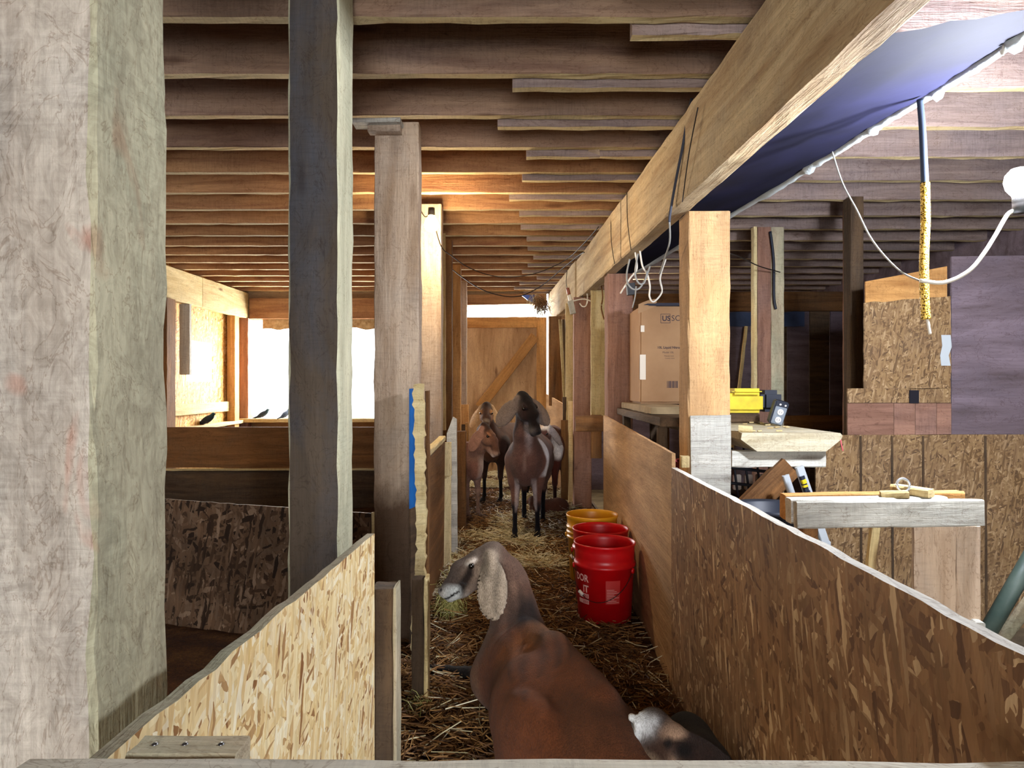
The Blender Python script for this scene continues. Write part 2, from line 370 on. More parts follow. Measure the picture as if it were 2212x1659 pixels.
wallbox('wall_back_right', 1.0, XR+.1, YB, YB+.08, -.5, 2.8, MW['plyd'])
wall_multi('wall_front', [(XL-.1, -1.0, -4.08, -4.0, -.5, 2.8), (1.2, XR+.1, -4.08, -4.0, -.5, 2.8), (-1.0, 1.2, -4.08, -4.0, 2.1, 2.8)], MW['ply'])
wallbox('wall_right', XR, XR+.08, -4.0, YB, -.5, 2.8, MW['plyd'])
# ceiling deck: planks upstairs
def deck():
    y = -4.0; vs = []; fs = []
    while y < YB:
        wd = .19+.03*random.random(); zz = 2.60+.008*random.random(); n = len(vs)
        vs += [(x, q, z) for x in (XL, XR) for q in (y, min(y+wd, YB)) for z in (zz, zz+.04)]
        fs += [tuple(n+i for i in f) for f in ((0, 1, 3, 2), (4, 6, 7, 5), (0, 4, 5, 1), (2, 3, 7, 6), (0, 2, 6, 4), (1, 5, 7, 3))]
        y += wd+.004
    ST(from_py('ceiling', vs, fs, MW['deck']))
deck()
# ---------------------------------------------------------------- ceiling joists
D0, S = 2.31, .42
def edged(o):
    """light on the narrow underside is painted as paler wood; wide faces are dark with age"""
    o.data.materials.append(MW['edge'])  # paler wood paints the light caught by the undersides
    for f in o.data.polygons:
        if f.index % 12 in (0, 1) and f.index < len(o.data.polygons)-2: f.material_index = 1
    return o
lapx = [1363, 1107, 1075, 1137, 1128, 1100, 1122, 1125, 1138, 1140, 1152, 1140, 1128, 1160, 1122, 1110, 1130]
for n in range(-4, 17):
    d = D0+S*n
    if d > YB-.08: break
    m = MW['joist'] if n < 4 else MW['joistw']
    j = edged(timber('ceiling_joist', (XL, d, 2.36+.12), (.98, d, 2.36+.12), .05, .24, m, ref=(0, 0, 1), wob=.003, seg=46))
    who = (ORD[n]+' from the camera') if n >= 0 else 'just above the camera'
    if n < -0: who = ['furthest behind the camera', 'behind the camera', 'overhead near the post', 'just above the camera'][n+4]
    tag(j, 'long rough sawn ceiling joist over the left bay, %s' % who, 'joist', 'ceiling joists of the left bay')
    xs = X(lapx[max(n, 0)], d+.05) if n >= 0 else .35
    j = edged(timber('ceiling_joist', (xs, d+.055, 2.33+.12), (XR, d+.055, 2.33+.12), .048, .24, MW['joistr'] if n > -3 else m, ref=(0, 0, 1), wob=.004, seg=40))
    tag(j, 'ceiling joist lapped beside its neighbour and crossing the big beam, %s' % who, 'joist', 'ceiling joists of the right bay')
b = timber('joist_cleat', P(1299, 287, 3.86), P(1283, 331, 3.60), .06, .05, MW['post'], ref=(0, 0, 1)); tag(b, 'short light block of wood between two ceiling joists', 'wood block')
# ---------------------------------------------------------------- big beam on the right side of the aisle
o = empty('main_beam', (.8, 1.0, 1.956), 'massive rough sawn beam running down the right side of the aisle', 'beam')
bw = .09
def beamseg(x0, y0, x1, y1, name='beam_ply', m=MW['beam'], zb=1.956, zt=2.33, off=0):
    return timber(name, (x0+bw/2+off, y0, (zb+zt)/2), (x1+bw/2+off, y1, (zb+zt)/2), bw, zt-zb, m, ref=(0, 0, 1), parent=o, wob=.0025, ch=.008)
beamseg(.835, .3, .70, 4.45); beamseg(.695, 4.46, .615, 6.62)
beamseg(.60, 6.64, .475, 9.1)
# left wall beam and back header
b = timber('wall_beam', (XL+.1, 5.0, 2.175), (XL+.1, 7.75, 2.175), .09, .33, MW['pine'], ref=(0, 0, 1)); tag(b, 'pale squared beam along the left wall, nearer length', 'beam')
b = timber('wall_beam', (XL+.1, 7.76, 2.175), (XL+.1, 9.12, 2.175), .09, .33, MW['pine'], ref=(0, 0, 1)); tag(b, 'pale squared beam along the left wall, far length over the small square hole', 'beam')
b = timber('header_beam', (XL+.16, YB-.06, 2.14), (-.62, YB-.06, 2.14), .1, .27, MW['joistw'], ref=(0, 0, 1)); tag(b, 'reddish header beam above the bright back window', 'beam')
b = timber('door_header', (-.6, YB-.05, 2.255), (.42, YB-.05, 2.275), .08, .14, MW['joistw'], ref=(0, 0, 1)); tag(b, 'stained header board above the far plywood door', 'board')
b = timber('header_beam', (1.0, YB-.06, 2.24), (XR, YB-.06, 2.24), .1, .26, MW['brown'], ref=(0, 0, 1)); tag(b, 'dark brown header beam at the back of the right bay', 'beam')
# window sills
b = timber('window_sill', (XL+.02, YB-.12, .675), (-1.7, YB-.12, .68), .22, .05, MW['pine'], ref=(0, 0, 1)); ST(b); b.name = 'window_1'
# posts by the left wall window
def PO(name, px0, px1, d0, d1, z0, z1, mat, label, cat='post', **k):
    b = post(name, X(px0, d0), X(px1, d0), d0, d1, z0, z1, mat, **k); tag(b, label, cat); return b
b = post('wall_stud', XL+.02, XL+.17, 6.9, 7.08, -.05, 2.01, MW['brown']); tag(b, 'dark stud against the left wall beside the big foreground post', 'post')
b = post('wall_stud', XL+.03, XL+.14, 7.45, 7.50, 1.25, 2.01, MW['grey']); tag(b, 'grey board at the left edge of the square hole', 'board')
b = post('wall_stud', XL+.02, XL+.12, 8.72, 8.86, -.05, 2.01, MW['gold']); tag(b, 'orange stud between the square hole and the bright window', 'post')
b = post('wall_stud', XL+.02, XL+.16, 9.05, 9.17, -.05, 2.01, MW['pink']); tag(b, 'brown corner stud at the left jamb of the bright window', 'post')
b = timber('wall_ledge', (XL+.07, 7.3, .66), (XL+.07, 9.0, .665), .13, .04, MW['pine'], ref=(0, 0, 1)); tag(b, 'pale ledge running along the left wall below the sun bleached rail', 'board')
b = timber('wall_rail', (XL+.03, 7.3, .87), (XL+.03, 9.0, .87), .05, .12, MW['pine'], ref=(0, 0, 1)); tag(b, 'sun bleached round-ended rail under the square hole', 'board')
# cross divider of the left bay (brown half wall) and the dark boards below
b = vpanel('divider_board', XL+.04, 6.5, -.62, 6.5, .37, .748, .748, .04, MW['brown']); tag(b, 'wide brown board across the left bay below the windows', 'board')
b = vpanel('divider_board', XL+.04, 6.46, -.62, 6.46, .0, .355, .355, .04, MW['darkw']); tag(b, 'dark lower board across the left bay under the brown one', 'board')
b = timber('divider_rail', (XL+.04, 6.39, .362), (-.62, 6.43, .362), .04, .02, MW['pine'], ref=(0, 0, 1)); tag(b, 'thin pale rail along the foot of the brown board', 'board')
# dirty osb pen partition, left
x0, x1 = X(300, 3.42), X(803, 2.98)
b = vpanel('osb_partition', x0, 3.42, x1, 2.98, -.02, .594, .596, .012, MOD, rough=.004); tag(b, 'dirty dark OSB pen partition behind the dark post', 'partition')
b = timber('partition_edge', (x1+.006, 2.975, 0.03), (x1+.006, 2.975, .60), .012, .02, MW['pine']); tag(b, 'thin pale batten on the end of the dirty OSB partition', 'batten')

# ---------------------------------------------------------------- foreground posts
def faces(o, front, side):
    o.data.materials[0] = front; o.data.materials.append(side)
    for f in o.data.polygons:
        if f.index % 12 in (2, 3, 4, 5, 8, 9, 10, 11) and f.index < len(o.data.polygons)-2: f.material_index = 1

b = post('support_post', -.86, -.62, 1.03, 1.25, -.1, 2.595, MW['postn'], wob=.004, ch=.008); faces(b, wood('grey_beige_post_wood', '#aa9d8e', '#e4d9c8', '#b6b2aa', .5, .5, .45, .5, '#b98a76'), wood('olive_post_wood', '#9c957c', '#c9c2a2', '#a4a88e', .5, .6, .5, .4, '#b39a7c')); tag(b, 'huge weathered squared post nearest the camera at the left edge', 'post')
b = post('support_post', -.668, -.515, 2.07, 2.25, -.08, 2.595, MW['postn'], wob=.003, ch=.006); faces(b, wood('shaded_stained_post_wood', '#3c342c', '#65584a', '#474c56', .75, .7, .4, .3), wood('pale_green_post_wood', '#a3a084', '#cfcbac', '#aab09a', .4, .2, .5)); tag(b, 'stained square post with a shade-darkened front rising behind the bright OSB board', 'post')  # front colour holds the shade on that face as well as stains
o3 = post('support_post', X(808, 3.05), X(904, 3.05), 3.05, 3.16, -.05, 2.30, wood('stained_foot_post_wood', '#a08468', '#d2bba2', '#9a928a', .45, .3, .6, low=(.72, '#4a3018')), wob=.003); tag(o3, 'brown post with swirly scratches in front of the hanging warm bulb', 'post')
b = timber('shim_block', P(765, 268, 3.0), P(868, 266, 3.0), .09, .018, MW['grey'], ref=(0, 0, 1)); tag(b, 'upper thin shim between the scratched post and the joist', 'wood block')
b = timber('shim_block', P(797, 281, 3.02), P(866, 281, 3.02), .06, .028, MW['post'], ref=(0, 0, 1)); tag(b, 'lower wooden shim block at the top of the scratched post', 'wood block')
PO('support_post', 860, 953, 4.65, 4.78, -.02, 2.355, MW['post'], 'brown post just behind the hanging warm bulb')
PO('support_post', 953, 962, 5.55, 5.60, .78, 2.355, MW['pine'], 'thin pale batten on edge beside the dark post', 'batten')
PO('support_post', 960, 976, 5.80, 5.9, -.02, 2.355, MW['brown'], 'narrow dark post between the thin pale batten and the orange post')
PO('support_post', 975, 995, 7.0, 7.1, -.02, 2.355, MW['gold'], 'orange lit post in the row along the aisle')
PO('support_post', 993, 1008, 8.2, 8.3, -.02, 2.355, MW['post'], 'last post of the left row beside the far door')
PO('aisle_block', 994, 1012, 7.74, 7.80, .70, .92, MW['gold'], 'small light block nailed by the far door', 'wood block')
PO('aisle_stub', 990, 1006, 7.8, 7.9, .0, .80, MW['darkw'], 'short dark stub under the small light block', 'post')
# right row
b = post('support_post', .82, 1.015, 3.23, 3.41, ZR, 1.955, MW['tan'], wob=.003, ch=.006); tag(b, 'bright squared post under the big beam beside the workbench', 'post'); PR = b
b = slab('post_cladding', [P(1492, 1080, 3.222), P(1577, 1080, 3.222), P(1577, 896, 3.222), P(1490, 898, 3.222)], .012, MW['grey'], parent=PR, rough=.003)
tag(b, 'grey board over the lower part of the post')
PO('support_post', 1313, 1367, 5.06, 5.24, ZR, 1.955, MW['pink'], 'reddish squared post second along the big beam')
PO('wall_plank', 1277, 1314, 5.95, 6.0, .85, 1.955, MW['pine'], 'pale knotty pine plank standing beside the reddish post', 'board')
PO('support_post', 1240, 1278, 6.4, 6.52, ZR, 1.95, MW['pink'], 'purplish brown post third along the big beam')
PO('wall_plank', 1222, 1241, 6.9, 6.94, .70, 1.95, MW['pine'], 'narrow pale plank beside the purplish post', 'board')
PO('wall_plank', 1186, 1214, 8.0, 8.05, .9, 1.93, MW['brown'], 'brown upright board next to the far door', 'board')
b = timber('leaning_stick', P(1232, 1060, 7.28), P(1210, 690, 7.28), .035, .02, MW['pine'], ref=(0, 1, 0)); tag(b, 'thin pale leaning stick right of the far door', 'stick')
b = timber('leaning_stick', P(1236, 1066, 7.2), P(1217, 690, 7.2), .03, .02, MW['darkw'], ref=(0, 1, 0)); tag(b, 'thin dark leaning stick right of the far door', 'stick')
PO('wall_plank', 1277, 1300, 5.6, 5.64, .55, .9, MW['brown'], 'short brown board below the knotty pine plank', 'board')
b = timber('cross_rail', (X(1243, 5.3), 5.3, Z(915, 5.3)), (X(1302, 5.3), 5.3, Z(915, 5.3)), .04, .12, MW['brown'], ref=(0, 0, 1)); tag(b, 'short brown cross rail between the purplish post and the plywood panel', 'board')
b = slab('plywood_sheet', [(X(1180, 8.3), 8.3, .0), (X(1228, 7.3), 7.3, .0), (X(1226, 7.3), 7.3, .92), (X(1182, 8.3), 8.3, 1.03)], .012, MW['ply']); tag(b, 'tan plywood sheet leaning beside the far door', 'sheet')
PO('picket', 1228, 1242, 6.6, 6.63, .0, .985, MW['pine'], 'pale narrow upright board end in front of the purplish post', 'board')
b = PO('picket', 1212, 1229, 6.7, 6.75, .0, .80, MW['brown'], 'brown short board with a white dusty top by the buckets', 'board')
PO('picket', 1216, 1224, 6.9, 6.93, .7, 1.02, MW['darkw'], 'dark short board above the white dusty topped board', 'board')
# ---------------------------------------------------------------- aisle partitions, right
b = vpanel('plywood_partition', .61, 2.65, .645, 4.9, -.05, .885, .93, .014, MW['ply'], rough=.002); tag(b, 'tan plywood partition behind the plastic buckets', 'partition')
b = vpanel('osb_partition', .592, .70, .606, 2.64, -.3, .835, .832, .022, MOB, rough=.006, edge=wood('fuzzy_lit_edge', '#c9c4b4', '#f0ece0', '#d8d8d2', .3, .2)); tag(b, 'big brown OSB partition with a bright fuzzy top edge at the right', 'partition')  # fuzzy cut edge painted near white for the bulb light on it
b = timber('partition_cleat', P(1462, 1009, 2.66)+Vector((.03, 0, 0)), P(1462, 985, 2.66)+Vector((.03, 0, 0)), .03, .03, MW['pine']); tag(b, 'tiny wooden cleat on top where the two right partitions meet', 'wood block')
# ---------------------------------------------------------------- aisle boards, left
b = slab('osb_board', [(-.449, .76, -.3), (-.372, 1.88, -.3), (-.372, 1.88, .745), (-.449, .76, .735)], -.02, MO, rough=.006, edge=MW['postn']); tag(b, 'bright yellow OSB board slanting away at the lower left', 'partition')
SP1 = PO('stub_post', 803, 849.5, 1.90, 1.975, -.2, .588, MW['darkw'], 'short square stub post at the end of the bright OSB board')
b = post('stub_side', X(850, 1.9), X(857, 1.9), 1.895, 1.975, -.2, .592, MW['postn']); b.name = 'lit_side_strip'; b.parent = SP1; b.matrix_parent_inverse = wm(SP1).inverted(); b['label'] = 'lit side of the stub drawn as a paler strip'  # light on the stub's side put into an added paler strip
blue = plain('blue_paint', '#0c5fa8', .6, c2='#0a4f92')
b = vpanel('blue_board', -.437, 2.95, -.42, 3.02, .62, 1.13, 1.13, .006, blue); tag(b, 'narrow strip of bright blue painted board beside the scratched post', 'board')
b = vpanel('dark_board', -.437, 2.96, -.41, 3.05, .0, .62, .62, .006, MW['darkw']); tag(b, 'dark strip of board below the blue one', 'board')
b = slab('ragged_board', [P(890, 1420, 2.9), P(925, 1420, 2.9), P(922, 1245, 2.9), P(919, 1000, 2.9), P(917, 829, 2.9), P(896, 831, 2.9), P(899, 1000, 2.9), P(903, 1150, 2.9)], .045, MW['pine'], rough=.012, cut=.02); tag(b, 'pale ragged edged upright board beside the blue strip', 'board')
PO('dark_board', 918, 926, 3.0, 3.06, .0, 1.12, MW['brown'], 'dark sliver of board behind the ragged pale board', 'board')
SP2 = PO('stub_post', 889, 915.5, 2.5, 2.56, -.05, .445, MW['darkw'], 'low dark stub post with hay at its foot')
b = post('stub_side', X(916, 2.49), X(924, 2.49), 2.49, 2.56, -.05, .45, MW['pine']); b.name = 'lit_side_strip'; b.parent = SP2; b.matrix_parent_inverse = wm(SP2).inverted(); b['label'] = 'lit side of the low stub drawn as a paler strip'  # added paler strip stands for the lit side of this stub
b = slab('brown_boarding', [(-.44, 3.4, .0), (-.438, 4.25, .0), (-.43, 4.25, .80), (-.432, 3.4, .775)], .02, MW['brown']); tag(b, 'brown board panel along the left of the aisle behind the ragged board', 'partition')
b = timber('panel_cap', (-.43, 3.38, .80), (-.425, 4.25, .818), .04, .03, MW['pine'], ref=(0, 0, 1)); tag(b, 'pale sloping cap on the brown board panel', 'batten')
PO('upright_board', 952, 975, 4.27, 4.30, .585, .79, MW['edge'], 'square upper board piece of the left aisle gate', 'board')
PO('upright_board', 953, 974, 4.31, 4.34, -.02, .585, MW['edge'], 'long lower board of the left aisle gate', 'board')
b = slab('broken_board', [P(972, 1200, 4.7), P(989, 1200, 4.7), P(987, 905, 4.7), P(979, 900, 4.7), P(966, 935, 4.7)], .03, MW['grey'], rough=.004); tag(b, 'greyish white board with a slanted broken top left of the goats', 'board')
PO('upright_board', 987, 1006, 5.5, 5.58, -.02, .775, MW['brown'], 'dark brown upright board in front of the tan goat', 'board')
PO('upright_board', 1005, 1011, 6.3, 6.34, .45, .80, MW['gold'], 'thin orange board behind the tan goat', 'board')
# ---------------------------------------------------------------- gate the camera looks over
b = timber('gate_rail', (-.52, .72, .728), (.75, .72, .722), .06, .04, wood('pale_rail_wood', '#cfc8b4', '#f2ecd8', '#cfd0c4', .3, .2), ref=(0, 0, 1), wob=.0016, ch=.003); tag(b, 'pale top rail of the gate right in front of the camera', 'rail'); GR = b
o = timber('gate_block', (X(300, .78), .775, .733), (X(529, .78), .775, .733), .045, .03, MW['postn'], ref=(0, 0, 1), wob=.001); tag(o, 'grey wooden block with screws behind the gate rail', 'wood block')
steel = plain('screw_steel', '#6f7072', .35, 1.0)
for px, py in ((335, 1614), (400, 1607), (478, 1611)):
    q = P(px, py, .775); lathe('screw', [(0, .0012), (.002, .0012), (.0035, .0), (.0035, -.002)], (q.x, q.y, .7485), steel, parent=o, seg=12)
# ---------------------------------------------------------------- far door
o = empty('door_1', ((dx0+dx1)/2, YB-.03, 0), 'plywood door with a diagonal brace closing the far end of the aisle', 'door'); o['kind'] = 'structure'
x0, x1 = dx0-.004, dx1-.005
slab('door_sheet', [(x0, YB, -.03), (x0, YB, 2.0), (x1, YB, 2.03), (x1, YB, -.03)], .015, wood('door_plywood', '#a07a54', '#dcb88c', '#b99a74', .15, .7, .38, .05), parent=o)
timber('door_rail', (x0, YB-.035, 1.96), (x1-.13, YB-.035, 1.965), .03, .14, MW['gold'], ref=(0, 0, 1), parent=o)
timber('door_stile', (x1-.065, YB-.035, 0.03), (x1-.065, YB-.035, 2.03), .13, .03, MW['gold'], ref=(0, 1, 0), parent=o)
timber('door_brace', P(1036, 880, YB-.04), P(1156, 726, YB-.04), .13, .028, MW['gold'], ref=(0, 1, 0), parent=o)
plas = plain('plastic_sheeting', '#dfe8ea', .35, c2='#b9c6ca', ns=3, bump=.6)
# plastic over the gap above the door
vs = []; fs = []
for i in range(13):
    for j in range(5):
        x = -.62+i/12*1.06; z = 2.035+j/4*.16; vs.append((x, YB+.03+.02*noise.noise(Vector((x*7, z*20, 2))), z))
for i in range(12):
    for j in range(4): fs.append((i*5+j, (i+1)*5+j, (i+1)*5+j+1, i*5+j+1))
def translucent(name, c, a=.5):
    g = G(name); tb = g.add('ShaderNodeBsdfTranslucent'); tb.inputs[0].default_value = lin(c); db = g.add('ShaderNodeBsdfTransparent'); ms = g.add('ShaderNodeMixShader'); ms.inputs[0].default_value = a
    g.l(tb.outputs[0], ms.inputs[2]); g.l(db.outputs[0], ms.inputs[1])
    m2 = g.add('ShaderNodeMixShader'); m2.inputs[0].default_value = .35; g.fin(lin(c), .3); g.l(ms.outputs[0], m2.inputs[1]); g.l(g.b.outputs[0], m2.inputs[2]); g.l(m2.outputs[0], g.out.inputs[0]); return g.m
pl = translucent('clear_plastic', '#c9d8dd', .6)
o = from_py('plastic_sheet', vs, fs, pl, smooth=True); tag(o, 'crumpled plastic over the gap above the far door', 'plastic sheet')
# torn sacking at the head of the window and at its corner
vs = []; fs = []; n = 30
for i in range(n+1):
    x = -3.3+i/n*1.7
    for j in range(4):
        z = 2.01-j/3*(.13+.03*noise.noise(Vector((x*6, 0, 0)))); vs.append((x, YB-.015+.012*noise.noise(Vector((x*9, z*9, 0))), z))
for i in range(n):
    for j in range(3): fs.append((i*4+j, (i+1)*4+j, (i+1)*4+j+1, i*4+j+1))
o = from_py('torn_sacking', vs, fs, plain('tan_sacking', '#b7a27c', .9, c2='#8f7650', ns=20, bump=.5), smooth=True); tag(o, 'torn tan sacking hanging along the head of the bright window', 'cloth')
# plastic remnants of the little square hole
vs = [(XL-.012, hy1-.01, hz1-.02), (XL-.014, hy1-.12, hz1-.02), (XL-.03, hy1-.10, hz0+.16), (XL-.012, hy1-.30, hz0+.02), (XL-.012, hy1-.01, hz0+.02), (XL-.03, hy1-.05, 1.4)]
o = from_py('torn_plastic', vs, [(0, 1, 5), (1, 2, 5), (2, 3, 4), (5, 2, 4), (0, 5, 4)], translucent('blue_tinted_plastic', '#5fa7d8', .8)); tag(o, 'torn bluish plastic in the small square wall hole', 'plastic sheet')
# ================================================================ animals (smooth blended bodies)
def rgb(h): return np.array(lin(h)[:3])
class Body:
    def __init__(s): s.p = []
    def rc(s, a, b, r1, r2, col, k=.03, M=None):
        a = np.array(a, float); b = np.array(b, float)
        if M is not None: a = M[:3, :3]@a+M[:3, 3]; b = M[:3, :3]@b+M[:3, 3]
        s.p.append(('rc', a, b, r1, r2, rgb(col), k))
    def el(s, c, r, col, k=.03, A=None, M=None):
        c = np.array(c, float); A = np.eye(3) if A is None else np.array(A, float)   # columns of A: the ellipsoid's axes
        if M is not None: c = M[:3, :3]@c+M[:3, 3]; A = M[:3, :3]@A
        s.p.append(('el', c, A, np.array(r, float), 0, rgb(col), k))
    def dist(s, q, pts):
        if q[0] == 'rc':
            a, b, r1, r2 = q[1:5]; ba = b-a; t = np.clip(((pts-a)@ba)/max(ba@ba, 1e-9), 0, 1)
            return np.linalg.norm(pts-a-t[..., None]*ba, axis=-1)-(r1+(r2-r1)*t)
        c, A, r = q[1:4]; l = (pts-c)@A
        k0 = np.linalg.norm(l/r, axis=-1); k1 = np.linalg.norm(l/(r*r), axis=-1)+1e-9
        return k0*(k0-1)/k1
    def bounds(s, q):
        if q[0] == 'rc':
            m = max(q[3], q[4]); return np.minimum(q[1], q[2])-m, np.maximum(q[1], q[2])+m
        e = np.sqrt(((q[2]*q[3])**2).sum(1)); return q[1]-e, q[1]+e
    def mesh(s, h, paint=None, smooth=2):
        lo = np.min([s.bounds(q)[0] for q in s.p], 0)-3*h; hi = np.max([s.bounds(q)[1] for q in s.p], 0)+3*h
        n = np.ceil((hi-lo)/h).astype(int)+1
        f = np.full(n, .2); ax = [lo[i]+h*np.arange(n[i]) for i in range(3)]
        for q in s.p:
            bl, bh = s.bounds(q); pad = q[6]+3*h
            i0 = np.maximum(((bl-pad-lo)/h).astype(int), 0); i1 = np.minimum(((bh+pad-lo)/h).astype(int)+2, n)
            g = np.stack(np.meshgrid(*[ax[i][i0[i]:i1[i]] for i in range(3)], indexing='ij'), -1)
            d = s.dist(q, g); sl = tuple(slice(i0[i], i1[i]) for i in range(3)); o = f[sl]; k = q[6]
            hh = np.maximum(k-np.abs(o-d), 0)/k; f[sl] = np.minimum(o, d)-hh*hh*k*.25
        ins = f < 0
        cs = [(i, j, k) for i in (0, 1) for j in (0, 1) for k in (0, 1)]
        m = n-1
        cnt = sum(ins[i:i+m[0], j:j+m[1], k:k+m[2]].astype(int) for i, j, k in cs)
        act = (cnt > 0) & (cnt < 8); idx = -np.ones(m, int); cells = np.argwhere(act); idx[act] = np.arange(len(cells))
        acc = np.zeros((len(cells), 3)); num = np.zeros(len(cells))
        for a in cs:
            for axn in range(3):
                if a[axn]: continue
                b = list(a); b[axn] = 1
                fa = f[cells[:, 0]+a[0], cells[:, 1]+a[1], cells[:, 2]+a[2]]; fb = f[cells[:, 0]+b[0], cells[:, 1]+b[1], cells[:, 2]+b[2]]
                c = (fa < 0) != (fb < 0); t = np.where(c, fa/np.where(fa-fb == 0, 1, fa-fb), 0)
                p = np.tile(np.array(a, float), (len(cells), 1)); p[:, axn] += t
                acc += p*c[:, None]; num += c
        v = lo+h*(cells+acc/num[:, None]); faces = []
        for axn in range(3):
            u, w_ = [x for x in range(3) if x != axn]
            if axn == 1: u, w_ = w_, u
            sa = [slice(1, m[i]) for i in range(3)]; sa[axn] = slice(0, m[axn])
            A = ins[tuple(sa)]; sb = list(sa); sb[axn] = slice(1, m[axn]+1); B = ins[tuple(sb)]
            e = np.argwhere(A != B); base = np.array([1, 1, 1]); base[axn] = 0; e = e+base
            fl = ins[e[:, 0], e[:, 1], e[:, 2]]
            du = np.zeros(3, int); du[u] = 1; dw = np.zeros(3, int); dw[w_] = 1
            q0 = e-du-dw; q1 = e-dw; q2 = e; q3 = e-du
            Q = np.stack([idx[q[:, 0], q[:, 1], q[:, 2]] for q in (q0, q1, q2, q3)], 1)
            Q[~fl] = Q[~fl][:, ::-1]; faces.append(Q)
        fc = np.concatenate(faces); fc = fc[(fc >= 0).all(1)]
        # light smoothing
        for _ in range(smooth):
            sm = np.zeros_like(v); c = np.zeros(len(v))
            for a in range(4):
                np.add.at(sm, fc[:, a], v[fc[:, (a+1) % 4]]); np.add.at(c, fc[:, a], 1)
            v = .5*v+.5*sm/np.maximum(c, 1)[:, None]
        D = np.stack([s.dist(q, v) for q in s.p], 1); D = D-D.min(1, keepdims=True)
        W = np.exp(-D/.005); col = (W@np.array([q[5] for q in s.p]))/W.sum(1, keepdims=True)
        if paint is not None: col = paint(v, col)
        return v, fc, col
def fur_mat():
    g = G('short_goat_hair'); at = g.add('ShaderNodeAttribute', attribute_name='Col')
    n = g.noise(g.coords((1, 1, 1)), 26, 6, .65, .5); n2 = g.noise(g.coords((60, 60, 22)), 5, 3, .6)
    c = g.mix(at.outputs['Color'], g.ramp(n, [(.3, (.72, .7, .68, 1)), (.65, (1.18, 1.15, 1.12, 1))]), .8, 'MULTIPLY')
    c = g.mix(c, g.ramp(n2, [(.35, (.6, .58, .56, 1)), (.62, (1.12, 1.12, 1.12, 1))]), .8, 'MULTIPLY')
    ad = g.add('ShaderNodeMath', operation='ADD'); g.l(n, ad.inputs[0]); g.l(n2, ad.inputs[1]); g.bump(ad.outputs[0], .7, .006)
    g.fin(c, .8); g.b.inputs['Specular IOR Level'].default_value = .12; g.b.inputs['Sheen Weight'].default_value = .06; g.b.inputs['Sheen Roughness'].default_value = .5
    return g.m
FUR = fur_mat()
EYE_M = plain('goat_eye', '#0c0805', .12, spec=.7); EYE_A = plain('amber_goat_eye', '#7a5520', .12, spec=.7)
def make_animal(name, body, h, loc, yaw, label, cat, group=None, paint=None, eyes=(), scale=1.0, eye_mat=EYE_M):
    v, fc, col = body.mesh(h, paint)
    me = bpy.data.meshes.new(name); me.from_pydata(v.tolist(), [], fc.tolist()); me.update()
    me.polygons.foreach_set('use_smooth', [True]*len(me.polygons))
    ca = me.color_attributes.new('Col', 'FLOAT_COLOR', 'POINT')
    ca.data.foreach_set('color', np.concatenate([np.clip(col, 0, 1), np.ones((len(v), 1))], 1).astype(np.float32).ravel())
    o = bpy.data.objects.new(name, me); C.objects.link(o); me.materials.append(FUR)
    o.location = loc; o.rotation_euler = (0, 0, yaw); o.scale = (scale,)*3
    for e, r in eyes:
        vs = []; bm = bmesh.new(); bmesh.ops.create_uvsphere(bm, u_segments=16, v_segments=10, radius=r)
        m2 = bpy.data.meshes.new('eye'); bm.to_mesh(m2); bm.free(); m2.polygons.foreach_set('use_smooth', [True]*len(m2.polygons))
        q = bpy.data.objects.new('eye', m2); C.objects.link(q); m2.materials.append(eye_mat); q.parent = o; q.location = e
    return tag(o, label, cat, group)
def rotm(yaw=0, pitch=0, roll=0):
    return np.array(Matrix.Rotation(yaw, 3, 'Z') @ Matrix.Rotation(-pitch, 3, 'Y') @ Matrix.Rotation(roll, 3, 'X'))
def headM(pos, yaw, pitch, roll=0, sc=1.0):
    M = np.eye(4); M[:3, :3] = rotm(yaw, pitch, roll)*sc; M[:3, 3] = pos; return M
